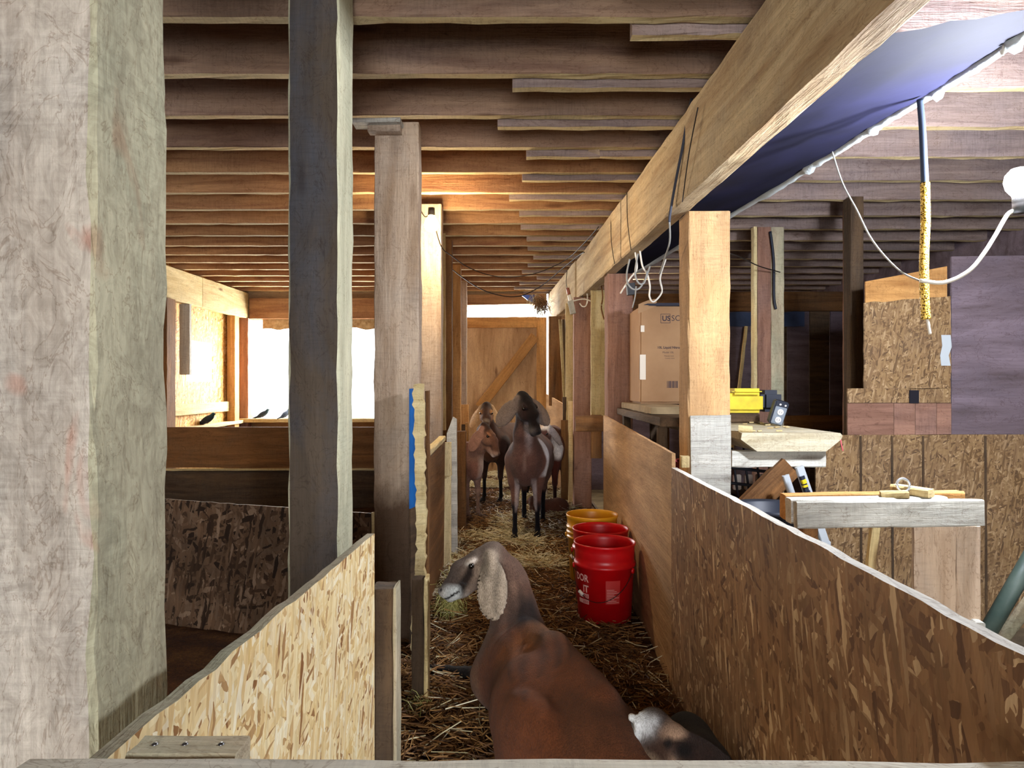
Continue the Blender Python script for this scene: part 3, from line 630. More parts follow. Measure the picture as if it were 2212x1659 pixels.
def head(B, M, sc, c, ear_l, ear_r, big=False):
    """head frame: +x to the nose, +y the animal's left, +z up.  c: colours top, cheek, muzzle, nose, ear"""
    s = sc
    R3 = M[:3, :3]/sc; M1 = np.eye(4); M1[:3, :3] = R3; M1[:3, 3] = M[:3, 3]
    def p(*a): return tuple(x*s for x in a)
    B.el(p(-.005, 0, 0), p(.068, .052, .058), c['top'], .02, M=M1)
    B.el(p(-.03, 0, .035), p(.045, .038, .03), c['top'], .02, M=M1)
    B.rc(p(.03, 0, .018), p(.10, 0, .012), .040*s, .036*s, c['face'], .02, M1)
    B.rc(p(.10, 0, .008), p(.17, 0, -.028), .034*s, .026*s, c['face'], .02, M1)
    for y in (-1, 1):
        B.el(p(.055, .034*y, -.018), p(.055, .022, .034), c['cheek'], .02, M=M1)
        B.el(p(.048, .042*y, .035), p(.024, .014, .008), c.get('brow', c['cheek']), .008, M=M1); B.el(p(.052, .041*y, .008), p(.022, .012, .007), c['cheek'], .008, M=M1)
        B.el(p(.19, .016*y, -.036), p(.016, .013, .016), c['muzzle'], .01, M=M1)
    B.rc(p(.0, 0, -.038), p(.12, 0, -.062), .036*s, .024*s, c['cheek'], .025, M1)
    B.rc(p(.12, 0, -.062), p(.175, 0, -.068), .022*s, .017*s, c['muzzle'], .02, M1)
    B.el(p(.178, 0, -.040), p(.028, .028, .024), c['muzzle'], .015, M=M1)
    B.el(p(.176, 0, -.070), p(.020, .020, .011), c.get('chin', c['muzzle']), .006, M=M1)
    B.el(p(.203, 0, -.028), p(.008, .018, .012), c['nose'], .008, M=M1)
    for y, ear in ((1, ear_l), (-1, ear_r)):
        if ear is None: continue
        d, nrm, ln, wd = ear; d = np.array(d, float); d /= np.linalg.norm(d)
        nn = np.array(nrm, float); nn -= d*(nn@d); nn /= np.linalg.norm(nn); side = np.cross(nn, d)
        A = np.stack([d, side, nn], 1); st = np.array(p(-.028, .046*y, .024)); ln *= s; wd *= s; e = c['ear']
        B.rc(st, st+d*ln*.25, .019*s, .015*s, e, .02, M1)
        B.el(st+d*ln*.55, (ln*.47, wd*.5, .0085*s), e, .012, A, M1)
        B.el(st+d*ln*.42+side*wd*.12, (ln*.36, wd*.30, .011*s), e, .012, A, M1)
        B.rc(st+d*ln*.2-side*wd*.2, st+d*ln*.85-side*wd*.12, .009*s, .005*s, e, .01, M1)
    E = [(tuple(M1[:3, :3]@np.array(p(.052, .0455*y, .020))+M1[:3, 3]), .0115*s) for y in (1, -1)]
    return E
def legs_standing(B, fx=.26, hx=-.42, y=.085, up='#5a3a30', lo='#15120f', hoof='#1a1512', front=(0, 0), hind=(0, 0), mid=None):
    mid = mid or lo
    for s, off in ((1, front[0]), (-1, front[1])):
        yy = y*s; o = off
        B.rc((fx-.02, yy*1.05, .58), (fx, yy*1.05, .43), .075, .05, up, .05)
        B.rc((fx, yy, .43), (fx+.01+o*.5, yy, .27), .042, .026, up, .03)
        B.el((fx+.014+o*.5, yy, .262), (.027, .026, .034), mid, .015)
        B.rc((fx+.01+o*.5, yy, .25), (fx+o*.9, yy, .085), .019, .017, lo, .012)
        B.el((fx+o*.9, yy, .075), (.022, .021, .024), lo, .01)
        B.rc((fx+o*.9, yy, .07), (fx+.022+o, yy, .03), .017, .019, lo, .01)
        for q in (-1, 1): B.rc((fx+.02+o, yy+.010*q, .035), (fx+.042+o, yy+.014*q, .012), .018, .017, hoof, .006)
    for s, off in ((1, hind[0]), (-1, hind[1])):
        yy = y*s; o = off
        B.rc((hx+.05, yy*.85, .60), (hx+.07, yy*1.15, .42), .105, .062, up, .05)
        B.rc((hx+.08, yy*1.1, .41), (hx-.05+o*.5, yy, .27), .055, .026, up, .03)
        B.el((hx-.055+o*.5, yy, .265), (.028, .022, .032), mid, .015)
        B.rc((hx-.05+o*.5, yy, .26), (hx-.03+o*.9, yy, .09), .022, .018, lo, .012)
        B.el((hx-.03+o*.9, yy, .08), (.022, .021, .024), lo, .01)
        B.rc((hx-.03+o*.9, yy, .075), (hx-.008+o, yy, .03), .018, .019, lo, .01)
        for q in (-1, 1): B.rc((hx-.01+o, yy+.009*q, .03), (hx+.005+o, yy+.011*q, .010), .014, .013, hoof, .006)
def torso(B, c, belly=None, fat=1.0):
    belly = belly or c
    B.el((.20, 0, .575), (.17, .125*fat, .185), c, .06)
    B.el((.02, 0, .56), (.26, .155*fat, .195), c, .06)
    B.el((-.18, 0, .545), (.23, .165*fat, .19), belly, .06)
    B.el((-.38, 0, .61), (.15, .115, .14), c, .06)
    B.rc((.22, 0, .735), (-.42, 0, .70), .045, .05, c, .06)
    B.rc((-.48, 0, .69), (-.56, 0, .63), .03, .012, c, .03)
    B.el((.34, 0, .52), (.07, .085, .12), c, .05)
def noise3(v, f, seed=0.0):
    return np.array([noise.noise(Vector((float(a)*f+seed, float(b)*f, float(c)*f))) for a, b, c in v])
def near(v, p, r): return np.clip(1.5-np.linalg.norm(v-np.array(p), axis=1)/r, 0, 1)[:, None]
def blend(col, c, m): return col*(1-m)+rgb(c)*m
# ---- 1. brown doe standing in the aisle facing the camera
def goat_main():
    B = Body(); br = '#5c423c'
    torso(B, br, fat=1.12)
    legs_standing(B, up='#6a4a40', lo='#14141c', mid='#1a1a22', front=(-.04, .04), hind=(.03, -.03), y=.08)
    B.rc((.30, 0, .60), (.36, -.005, .78), .105, .075, br, .06)
    B.rc((.36, -.005, .78), (.38, -.01, .94), .072, .052, '#4c3833', .04)
    M = headM((.395, -.01, .99), R(48), R(-42), 0, 1.2)
    Mi = np.linalg.inv(np.array([[*M[i, :3]/1.2, M[i, 3]] for i in range(3)]+[[0, 0, 0, 1]]))
    c = dict(top='#0d0909', face='#170e0d', cheek='#2a1a18', muzzle='#5a5454', nose='#2a2020', ear='#6e625c', brow='#241614', chin='#120d10')
    # ears hang out and down on both sides of the head (directions in the head frame)
    H = M[:3, :3]/1.2
    def hd(vv): return tuple(H.T@np.array(vv))
    E = head(B, M, 1.2, c, (hd((.1, .75, -1.0)), hd((1, .35, .25)), .20, .10), (hd((.0, -.72, -1.0)), hd((1, -.35, .2)), .20, .11))
    for q in (((-.01, 0, .06)), ((.0, .03, .052)), ((-.01, -.03, .05)), ((-.035, .01, .06)), ((.012, .005, .055))):
        B.el(q, (.022, .019, .017), '#120e10', .008, M=headM(M[:3, 3], 0, 0)@np.block([[H, np.zeros((3, 1))], [np.zeros((1, 3)), np.ones((1, 1))]]))
    def paint(v, col):
        n = noise3(v, 7)[:, None]
        # white flank patch on the animal's left side, pale stripe down the throat
        m = np.clip(1-np.abs(v[:, 0:1]-.20+.35*(v[:, 2:3]-.6)+.03*n)/.085, 0, 1)*np.clip((v[:, 1:2]-.055)/.02, 0, 1)*np.clip((v[:, 2:3]-.46)/.03, 0, 1)*np.clip((.74-v[:, 2:3])/.03, 0, 1)
        col = blend(col, '#dfe4ee', np.clip(m*3, 0, 1))
        m = np.clip((v[:, 0:1]-.38)/.03, 0, 1)*np.clip(1-np.abs(v[:, 1:2]-.035)/.04, 0, 1)*np.clip((.91-v[:, 2:3])/.04, 0, 1)*np.clip((v[:, 2:3]-.62)/.2, 0, 1)*np.clip((.47-v[:, 0:1])/.02, 0, 1)
        col = blend(col, '#b9b0b2', m*.8)
        m = np.clip(1-np.abs(v[:, 1:2])/.02, 0, 1)*np.clip((v[:, 0:1]-.36)/.02, 0, 1)*np.clip((.66-v[:, 2:3])/.03, 0, 1)*np.clip((v[:, 2:3]-.5)/.03, 0, 1)
        col = blend(col, '#8f7a74', m*.4)
        hp = (v-M[:3, 3])@H/1.2
        m = np.clip(1.4-np.linalg.norm((hp-np.array((.125, .028, -.012)))*np.array((1, 1, 1)), axis=1)[:, None]/.038, 0, 1); col = blend(col, '#a9b2bc', m*.9)
        m = np.clip(1.5-np.linalg.norm(hp-np.array((.2, 0, -.03)), axis=1)[:, None]/.024, 0, 1); col = blend(col, '#120e12', m)
        # pale inner stripes on the front legs
        for s in (1, -1):
            m = np.clip((.09-np.abs(v[:, 1:2]*s-.062)*4)/.05, 0, 1)*np.clip((v[:, 0:1]-.15)/.02, 0, 1)*np.clip((.47-v[:, 2:3])/.03, 0, 1)*np.clip((v[:, 2:3]-.2)/.03, 0, 1)
            col = blend(col, '#b9aeb0', m*.75)
        return col*(1+.1*n)
    d = 5.33
    make_animal('goat', B, .0065, (X(1143, d), d, gz(.1, 5.3)+.002), R(-90-6), 'brown doe with white flank patch and black legs standing in the aisle', 'goat', None, paint, E, 1.0)
goat_main()
# ---- 2. black legged goat behind, looking at the camera
def goat_back():
    B = Body(); br = '#55392a'
    torso(B, br, '#6a4a36', .95)
    legs_standing(B, up='#2e1d18', lo='#0e0c0e', mid='#3a2a22', front=(.0, .03), hind=(.05, 0), y=.085)
    B.rc((.30, 0, .62), (.40, .01, .82), .09, .055, '#4a2f22', .05)
    M = headM((.425, .01, .905), R(25), R(-35), 0, 1.15); H = M[:3, :3]/1.15
    def hd(vv): return tuple(H.T@np.array(vv))
    c = dict(top='#3a281e', face='#5b4030', cheek='#8a5e3c', muzzle='#e0cdb0', nose='#3a2420', ear='#cfa878', brow='#b5804e', chin='#d9c4a8')
    E = head(B, M, 1.15, c, (hd((-.1, .5, -1.2)), hd((.5, 1, 0)), .19, .07), (hd((.1, -.62, -1.2)), hd((1, -.5, 0)), .20, .10))
    def paint(v, col):
        n = noise3(v, 8, 4)[:, None]
        m = near(v, (-.22, .12, .55), .12)
        col = blend(col, '#a87f4e', m*.6)
        m = near(v, M[:3, 3]+H@np.array((.15, 0, .0)), .026); col = blend(col, '#e5d2b4', m*.8)
        return col*(1+.1*n)
    d = 6.95
    make_animal('goat', B, .007, (X(1090, d), d, gz(-.2, 6.9)), R(-90-25), 'black legged brown goat at the back facing the camera', 'goat', None, paint, E, .98)
goat_back()
# ---- 3. tan young goat at the left, body behind the boards
def goat_tan():
    B = Body(); br = '#94695a'
    torso(B, br, '#a87c6c', .8)
    legs_standing(B, up='#a08074', lo='#8f7468', mid='#9c8276', hoof='#40302a', front=(.02, .05), hind=(0, 0), y=.07)
    B.rc((.29, 0, .58), (.38, .03, .74), .095, .062, '#94705f', .05)
    B.rc((.38, .03, .74), (.42, .05, .82), .06, .052, '#94705f', .04)
    M = headM((.44, .05, .89), R(30), R(-45), 0, 1.3); H = M[:3, :3]/1.3
    def hd(vv): return tuple(H.T@np.array(vv))
    c = dict(top='#3f2c24', face='#6b4a3a', cheek='#8a6450', muzzle='#b09080', nose='#3a2420', ear='#b08470', brow='#b5805e', chin='#d9ccc4')
    E = head(B, M, 1.3, c, (hd((-.2, .6, -1.1)), hd((1, .6, 0)), .15, .06), (hd((-.25, -.5, -1.1)), hd((.7, -1, .2)), .20, .10))
    def paint(v, col):
        n = noise3(v, 8, 9)[:, None]
        m = np.clip((v[:, 0:1]-.33)/.05, 0, 1)*np.clip((.68-v[:, 2:3])/.1, 0, 1)*np.clip((v[:, 2:3]-.3)/.1, 0, 1)*np.clip((v[:, 1:2]+.02)/.05, 0, 1)
        col = blend(col, '#dccac4', m*.8)
        m = near(v, M[:3, 3]+H@np.array((.05, .0, .05)), .03); col = blend(col, '#c08a60', m*.5)
        return col*(1+.1*n)
    make_animal('goat', B, .007, (-.475, 6.15, gz(-.5, 6)), R(-55), 'tan young goat peeking out from behind the left boards', 'goat', None, paint, E, .83)
goat_tan()
# ---- 4. white crowned goat behind the brown doe
def goat_white():
    B = Body(); br = '#5a3026'
    torso(B, br, '#6e4438', .85)
    legs_standing(B, up='#4a231c', lo='#2a1512', mid='#4a2a24', front=(.0, .06), hind=(-.06, -.02), y=.09)
    B.rc((.30, 0, .62), (.40, 0, .72), .10, .07, '#7d5a50', .05)
    M = headM((.44, 0, .77), R(-8), R(-52), 0, 1.1); H = M[:3, :3]/1.1
    def hd(vv): return tuple(H.T@np.array(vv))
    c = dict(top='#e9dccb', face='#5a3a34', cheek='#6b463c', muzzle='#b09a94', nose='#2a1a18', ear='#8a8488', brow='#5a3a34')
    E = head(B, M, 1.1, c, (hd((.0, .75, -1.1)), hd((1, .4, 0)), .20, .07), (hd((.0, -.7, -1.1)), hd((1, -.4, 0)), .2, .08))
    def paint(v, col):
        n = noise3(v, 6, 14)[:, None]
        m = near(v, M[:3, 3]+H@np.array((-.03, 0, .05)), .055); col = blend(col, '#f2e8da', np.clip(m*2, 0, 1))
        m = near(v, M[:3, 3]+H@np.array((.0, 0, .085)), .025); col = blend(col, '#e2b070', m*.6)
        m = near(v, (.30, .13, .62), .10); col = blend(col, '#e8e8ee', np.clip(m*2, 0, 1))
        m = np.clip((.10-v[:, 2:3])/.02, 0, 1)*(v[:, 1:2] < 0); col = blend(col, '#d8cfc8', m*.9)
        return col*(1+.1*n)
    make_animal('goat', B, .0095, (X(1186, 6.5), 6.55, gz(.3, 6.3)), R(-90-10), 'reddish goat with a white crown half hidden behind the brown doe', 'goat', None, paint, E, .97)
goat_white()
# ---- 5. small kid resting on the straw
def goat_kid():
    B = Body(); br = '#6b4638'
    B.el((0, 0, .085), (.20, .10, .095), br, .05); B.el((-.12, 0, .09), (.11, .10, .10), br, .05)
    B.rc((.15, 0, .12), (.20, .02, .17), .055, .04, br, .04)
    M = headM((.21, .025, .185), R(60), R(-25), 0, .6)
    c = dict(top='#54352a', face='#5e3d30', cheek='#6b4a3a', muzzle='#8a6a58', nose='#2a1a18', ear='#7a5646')
    E = head(B, M, .6, c, ((-.2, .6, -1), (1, .6, 0), .18, .07), ((-.2, -.6, -1), (1, -.6, 0), .18, .07))
    B.rc((.12, -.08, .05), (.24, -.10, .025), .03, .018, br, .03); B.rc((-.14, -.10, .05), (.0, -.13, .025), .035, .018, br, .03)
    B.rc((.24, -.10, .025), (.16, -.12, .02), .016, .015, '#8a6a58', .02)
    make_animal('kid_goat', B, .008, (X(1186, 6.15), 6.15, gz(.35, 6.1)-.01), R(200), 'small brown kid lying on the straw behind the doe', 'goat', None, None, E, .8)
goat_kid()
# ---- 6. big brown goat lying in the foreground, head in profile to the left
def goat_lying():
    B = Body(); br = '#5e341b'; nk = '#5c463a'
    # world-aligned frame, origin at (0, 2.1, 0)
    def W(x, y, z): return (x, y-2.1, z)
    rump = W(.22, 1.80, .165); mid = W(.13, 2.03, .185); sh = W(.06, 2.30, .19)
    ax = np.array([.46, -.89, 0]); ax /= np.linalg.norm(ax); sd = np.array([ax[1], -ax[0], 0])*-1
    A = np.stack([ax, sd, [0, 0, 1]], 1)
    B.el(sh, (.20, .145, .175), br, .06, A); B.el(mid, (.25, .185, .19), br, .06, A); B.el(rump, (.22, .165, .18), '#54301a', .06, A)
    B.rc(W(.055, 2.34, .345), W(.13, 2.13, .365), .03, .035, '#5a3a22', .05); B.rc(W(.13, 2.13, .36), W(.235, 1.84, .335), .035, .045, br, .05)
    B.rc(W(-.055, 2.49, .555), W(.0, 2.50, .46), .040, .055, '#5c463a', .03)
    for i in range(4): B.rc(W(-.02+.035*i, 2.22-.07*i, .08), W(.05+.035*i, 2.18-.07*i, .33), .022, .014, br, .02, None)
    # near thigh folded along the left flank, stifle and hock
    B.el(W(.065, 1.85, .175), (.19, .075, .165), '#62361c', .018, np.stack([ax, sd, [0, 0, 1]], 1))
    B.rc(W(.02, 1.98, .12), W(.16, 1.70, .05), .06, .04, '#6a3d20', .04)
    B.rc(W(.22, 1.66, .05), W(.0, 1.92, .03), .03, .022, '#2a1a12', .02)
    # far thigh on the right
    B.el(W(.29, 1.82, .16), (.19, .08, .145), '#6a3a1c', .03, np.stack([ax, sd, [0, 0, 1]], 1))
    B.rc(W(.32, 1.64, .24), W(.37, 1.53, .16), .032, .015, '#6a3a1c', .03)
    # chest and upper arms
    B.el(W(.0, 2.40, .18), (.12, .115, .16), nk, .05); B.rc(W(-.07, 2.38, .16), W(-.03, 2.52, .07), .07, .05, '#6a4a34', .05)
    # stretched foreleg, and the folded one
    B.rc(W(-.03, 2.52, .07), W(-.12, 2.66, .06), .046, .034, '#4a3020', .03)
    B.rc(W(-.12, 2.66, .06), W(-.25, 2.74, .035), .028, .021, '#130e0c', .02)
    B.rc(W(-.25, 2.74, .035), W(-.33, 2.78, .025), .021, .024, '#0e0b0a', .015)
    B.rc(W(.06, 2.52, .06), W(.02, 2.62, .04), .045, .03, '#3a261a', .03)
    # neck
    B.rc(W(.03, 2.42, .24), W(.0, 2.47, .37), .10, .076, nk, .05)
    B.rc(W(.0, 2.47, .37), W(-.045, 2.51, .49), .074, .052, '#6e5546', .03)
    B.rc(W(.06, 2.42, .32), W(.0, 2.51, .50), .045, .028, '#4a2e1e', .04)
    M = headM(W(-.092, 2.48, .535), R(183), R(-24), 0, .95); H = M[:3, :3]/.93
    c = dict(top='#65564c', face='#4f433c', cheek='#7d6a5c', muzzle='#a5a29c', nose='#6b5a52', ear='#a0917e', brow='#a89a8c', chin='#6a5a4e')
    def hd(vv): return tuple(H.T@np.array(vv))
    E = head(B, M, .93, c, (hd((.06, -.52, -1)), hd((-.15, -1, .3)), .235, .125), (hd((.1, .4, -1)), hd((-.2, 1, .2)), .22, .09))
    def paint(v, col):
        n = noise3(v, 9, 2)[:, None]; n2 = noise3(v, 22, 5)[:, None]
        hp = (v-M[:3, 3])@H/.93     # head coordinates
        x, y, z = hp[:, 0:1], hp[:, 1:2], hp[:, 2:3]
        inh = (np.linalg.norm(hp-np.array((.08, 0, -.01)), axis=1)[:, None] < .16)*(np.abs(y) < .058)
        dk = np.clip(1-np.abs(z-(.012-.85*(x-.06))+.012*n)/.034, 0, 1)*np.clip((x-.045)/.02, 0, 1)*np.clip((.155-x)/.02, 0, 1)*inh
        col = blend(col, '#1c1310', np.clip(dk*1.6, 0, 1)*.95)
        wh = np.clip(1-np.linalg.norm(hp-np.array((.165, 0, -.05)), axis=1)[:, None]/.05, 0, 1)*inh
        col = blend(col, '#c9cfce', np.clip(wh*2.2, 0, 1)*.9)
        ew = np.clip(1-np.linalg.norm((hp-np.array((.05, .05, .035)))*np.array((1, .6, 1.8)), axis=1)[:, None]/.03, 0, 1)
        col = blend(col, '#cfc4b8', np.clip(ew*1.8, 0, 1)*.8)
        no = np.clip(1-np.linalg.norm(hp-np.array((.200, .017, -.026)), axis=1)[:, None]/.011, 0, 1); col = blend(col, '#1a1110', np.clip(no*3, 0, 1))
        mo = np.clip(1-np.abs(z+.057+.12*(x-.16))/.006, 0, 1)*np.clip((x-.135)/.01, 0, 1)*inh; col = blend(col, '#120c0a', np.clip(mo*2, 0, 1))
        ex = (v[:, 0:1]*140+3*n); eh = (np.abs(y) > .05)*(x < .04)*(z < .05)*(z > -.25)
        col = np.where(eh > 0, col*(.86+.22*np.sin(ex)), col)  # shading of the ear folds painted as light and dark ripples
        # dark mane line down the back of the neck to the withers
        q = v-np.array(W(.055, 2.37, .37)); mn = np.clip(1-np.linalg.norm(q*np.array((1, .55, .6)), axis=1)[:, None]/.07, 0, 1)
        col = blend(col, '#140c08', np.clip(mn*1.8, 0, 1)*.9)
        # lighter saddle over the shoulder, darker flank folds
        q = v-np.array(W(.05, 2.2, .30)); sa = np.clip(1-np.linalg.norm(q*np.array((1, .8, 1)), axis=1)[:, None]/.13, 0, 1); col = blend(col, '#a0622e', sa*.6)
        return col*(1+.16*n+.10*n2)
    make_animal('goat', B, .0065, (0, 2.1, -.02), 0, 'brown goat with long pale ears lying in the aisle nearest the camera', 'goat', None, paint, E, 1.0)
goat_lying()
# ---- 7. dark goat resting its head by the gate at the lower right
def goat_gate():
    B = Body()
    def W(x, y, z): return (x-.42, y-1.72, z)
    B.el(W(.50, 1.93, .10), (.085, .17, .14), '#16110f', .05); B.el(W(.49, 1.76, .12), (.09, .17, .15), '#1a1412', .05)
    B.el(W(.48, 1.60, .12), (.09, .15, .14), '#2a1a14', .05)
    B.rc(W(.43, 1.73, .15), W(.395, 1.74, .22), .085, .07, '#4a3020', .05)
    M = headM(W(.36, 1.73, .262), R(-100), R(-58), R(12), 1.2); H = M[:3, :3]/1.2
    def hd(vv): return tuple(H.T@np.array(vv))
    c = dict(top='#3a281e', face='#38251b', cheek='#40291d', muzzle='#5c4230', nose='#1a1210', ear='#2a1c16', brow='#c9a88c')
    E = head(B, M, 1.2, c, (hd((1, -.2, -.9)), hd((0, -1, .5)), .20, .08), (hd((-.5, -.5, -1)), hd((0, -1, .5)), .15, .08))
    for i in range(8):
        a = i*2.4; r = .006+.0035*i
        B.el(tuple(np.array(M[:3, 3])+H@np.array((-.045+r*math.cos(a), -.02+r*math.sin(a), .07+.004*math.sin(a*3)))), (.011, .011, .012), '#d9dde0', .006)
    def paint(v, col):
        n = noise3(v, 16, 3)[:, None]; fr = np.clip((.03-v[:, 1:2])/.03, 0, 1)
        def spot(px, py, r, sx=1, sz=1):
            x0 = (px-1106)/F*1.68-.42; z0 = EYE-(py-829.5)/F*1.68+.02
            return np.clip(1.5-np.sqrt(((v[:, 0:1]-x0)*sx)**2+((v[:, 2:3]-z0)*sz)**2)/r, 0, 1)*fr
        col = blend(col, '#a98a72', spot(1460, 1583, .026, .8, 1.6)*.8); col = blend(col, '#120c0a', spot(1442, 1603, .012)*.95)
        col = blend(col, '#0e0a09', spot(1478, 1622, .022)*.95); col = blend(col, '#9c8870', spot(1395, 1652, .03)*.7)
        return col*(1+.2*n)
    make_animal('goat', B, .0065, (.42, 1.72, -.02), 0, 'dark goat with a tufted white crown low behind the gate rail', 'goat', None, paint, E, 1.0)
goat_gate()
# ================================================================ straw
def straw(name, regions, mat, seed, label, wid=(.0012, .0022), ln=(.05, .14), steep=.25, lift=.0, clump=0):
    rs = np.random.RandomState(seed); vs = []; fs = []
    for (x0, x1, y0, y1, n) in regions:
        for _ in range(n):
            x = rs.uniform(x0, x1); y = rs.uniform(y0, y1)
            if clump and noise.noise(Vector((x*3.1, y*2.2, 7.7)))+.5*noise.noise(Vector((x*9, y*7, 1.7))) < clump-.5+.15*rs.normal(): continue
            L = rs.uniform(*ln); a = rs.uniform(0, 2*math.pi); e = rs.normal(0, steep); w_ = rs.uniform(*wid)
            b = rs.normal(0, .35); h0 = gz(x, y)+.004+abs(rs.normal(0, .012))+lift
            p = Vector((x, y, h0)); dr = Vector((math.cos(a)*math.cos(e), math.sin(a)*math.cos(e), math.sin(abs(e))*.7))
            prev = None; k = len(vs)
            for s in range(3):
                if s: p = p+dr*(L/2); dr = (dr+Vector((-math.sin(a), math.cos(a), -.2))*b).normalized()
                gx = gz(min(max(p.x, XL), .76), p.y)+.002
                if p.z < gx: p.z = gx
                sd = Vector((-math.sin(a), math.cos(a), 0))*w_
                vs += [p-sd, p+sd, p+Vector((0, 0, w_*1.6))]
            for s in range(2):
                b0 = k+3*s
                fs += [(b0, b0+1, b0+4, b0+3), (b0+1, b0+2, b0+5, b0+4), (b0+2, b0, b0+3, b0+5)]
    o = from_py(name, vs, fs, mat); tag(o, label, 'straw', None, 'stuff'); return o
def straw_mat(name, a, b, c):
    g = G(name); ge = g.add('ShaderNodeNewGeometry')
    col = g.ramp(ge.outputs['Random Per Island'], [(0, lin(a)), (.5, lin(b)), (1, lin(c))]); return g.fin(col, .6)
MS1 = straw_mat('old_straw', '#33200f', '#6b4724', '#a87f4c'); MS2 = straw_mat('fresh_straw', '#948762', '#c4b78c', '#e6dfc4'); MS3 = straw_mat('green_hay', '#6a6a34', '#a5a05a', '#cfc88a')
straw('straw_bedding', [(-.5, .56, 1.5, 3.2, 7500), (-.45, .57, 3.2, 4.9, 7500), (-.5, .6, 4.9, 6.2, 4000), (-.6, .6, 6.2, 7.4, 2500)], MS1, 3, 'trampled brown straw bedding covering the aisle floor', ln=(.03, .10))
straw('fresh_straw', [(-.36, .36, 4.3, 5.3, 9000), (-.1, .55, 5.3, 7.3, 5200), (-.5, .4, 7.6, 9.1, 9000), (-.45, -.25, 3.6, 5.5, 1500)], MS2, 5, 'fresh pale straw scattered around the standing goats', ln=(.05, .15), clump=.42)
straw('loose_straw', [(-.4, .6, 1.7, 4.3, 520)], MS2, 8, 'single pale stalks lying loose on the brown bedding', ln=(.06, .15), wid=(.0013, .002))
def tuft(name, c, r, n, mat, seed, label, down=.6):
    rs = np.random.RandomState(seed); vs = []; fs = []
    for _ in range(n):
        q = Vector(rs.normal(0, 1, 3)); q = Vector((q.x*r[0], q.y*r[1], q.z*r[2]))*.5+Vector(c)
        dr = Vector(rs.normal(0, 1, 3)); dr.z -= down; dr.normalize(); L = rs.uniform(.04, .10); w_ = rs.uniform(.0008, .0016); k = len(vs)
        sd = dr.cross(Vector((.3, .5, .8))).normalized()*w_; up = dr.cross(sd).normalized()*w_*1.5
        for s in range(3):
            p = q+dr*(L*s/2)+Vector((0, 0, -.01*s*s)); vs += [p-sd, p+sd, p+up]
        for s in range(2):
            b0 = k+3*s; fs += [(b0, b0+1, b0+4, b0+3), (b0+1, b0+2, b0+5, b0+4), (b0+2, b0, b0+3, b0+5)]
    o = from_py(name, vs, fs, mat); tag(o, label, 'hay', None, 'stuff'); return o
tuft('hay_tuft', P(905, 1550, 2.46), (.05, .05, .07), 420, MS3, 1, 'tuft of green hay poking out below the low dark stub post')
tuft('hay_tuft', P(966, 1335, 3.3)+Vector((0, .1, .03)), (.05, .08, .12), 420, MS3, 2, 'clump of green hay under the chin of the lying goat')
tuft('hay_nest', P(1168, 655, 8.0), (.10, .1, .09), 700, MS1, 4, 'straw nest tucked in the corner at the far end of the beam')
tuft('hay_heap', P(985, 1215, 4.75), (.16, .2, .06), 700, MS2, 6, 'pale hay heaped at the foot of the greyish white board', .2)
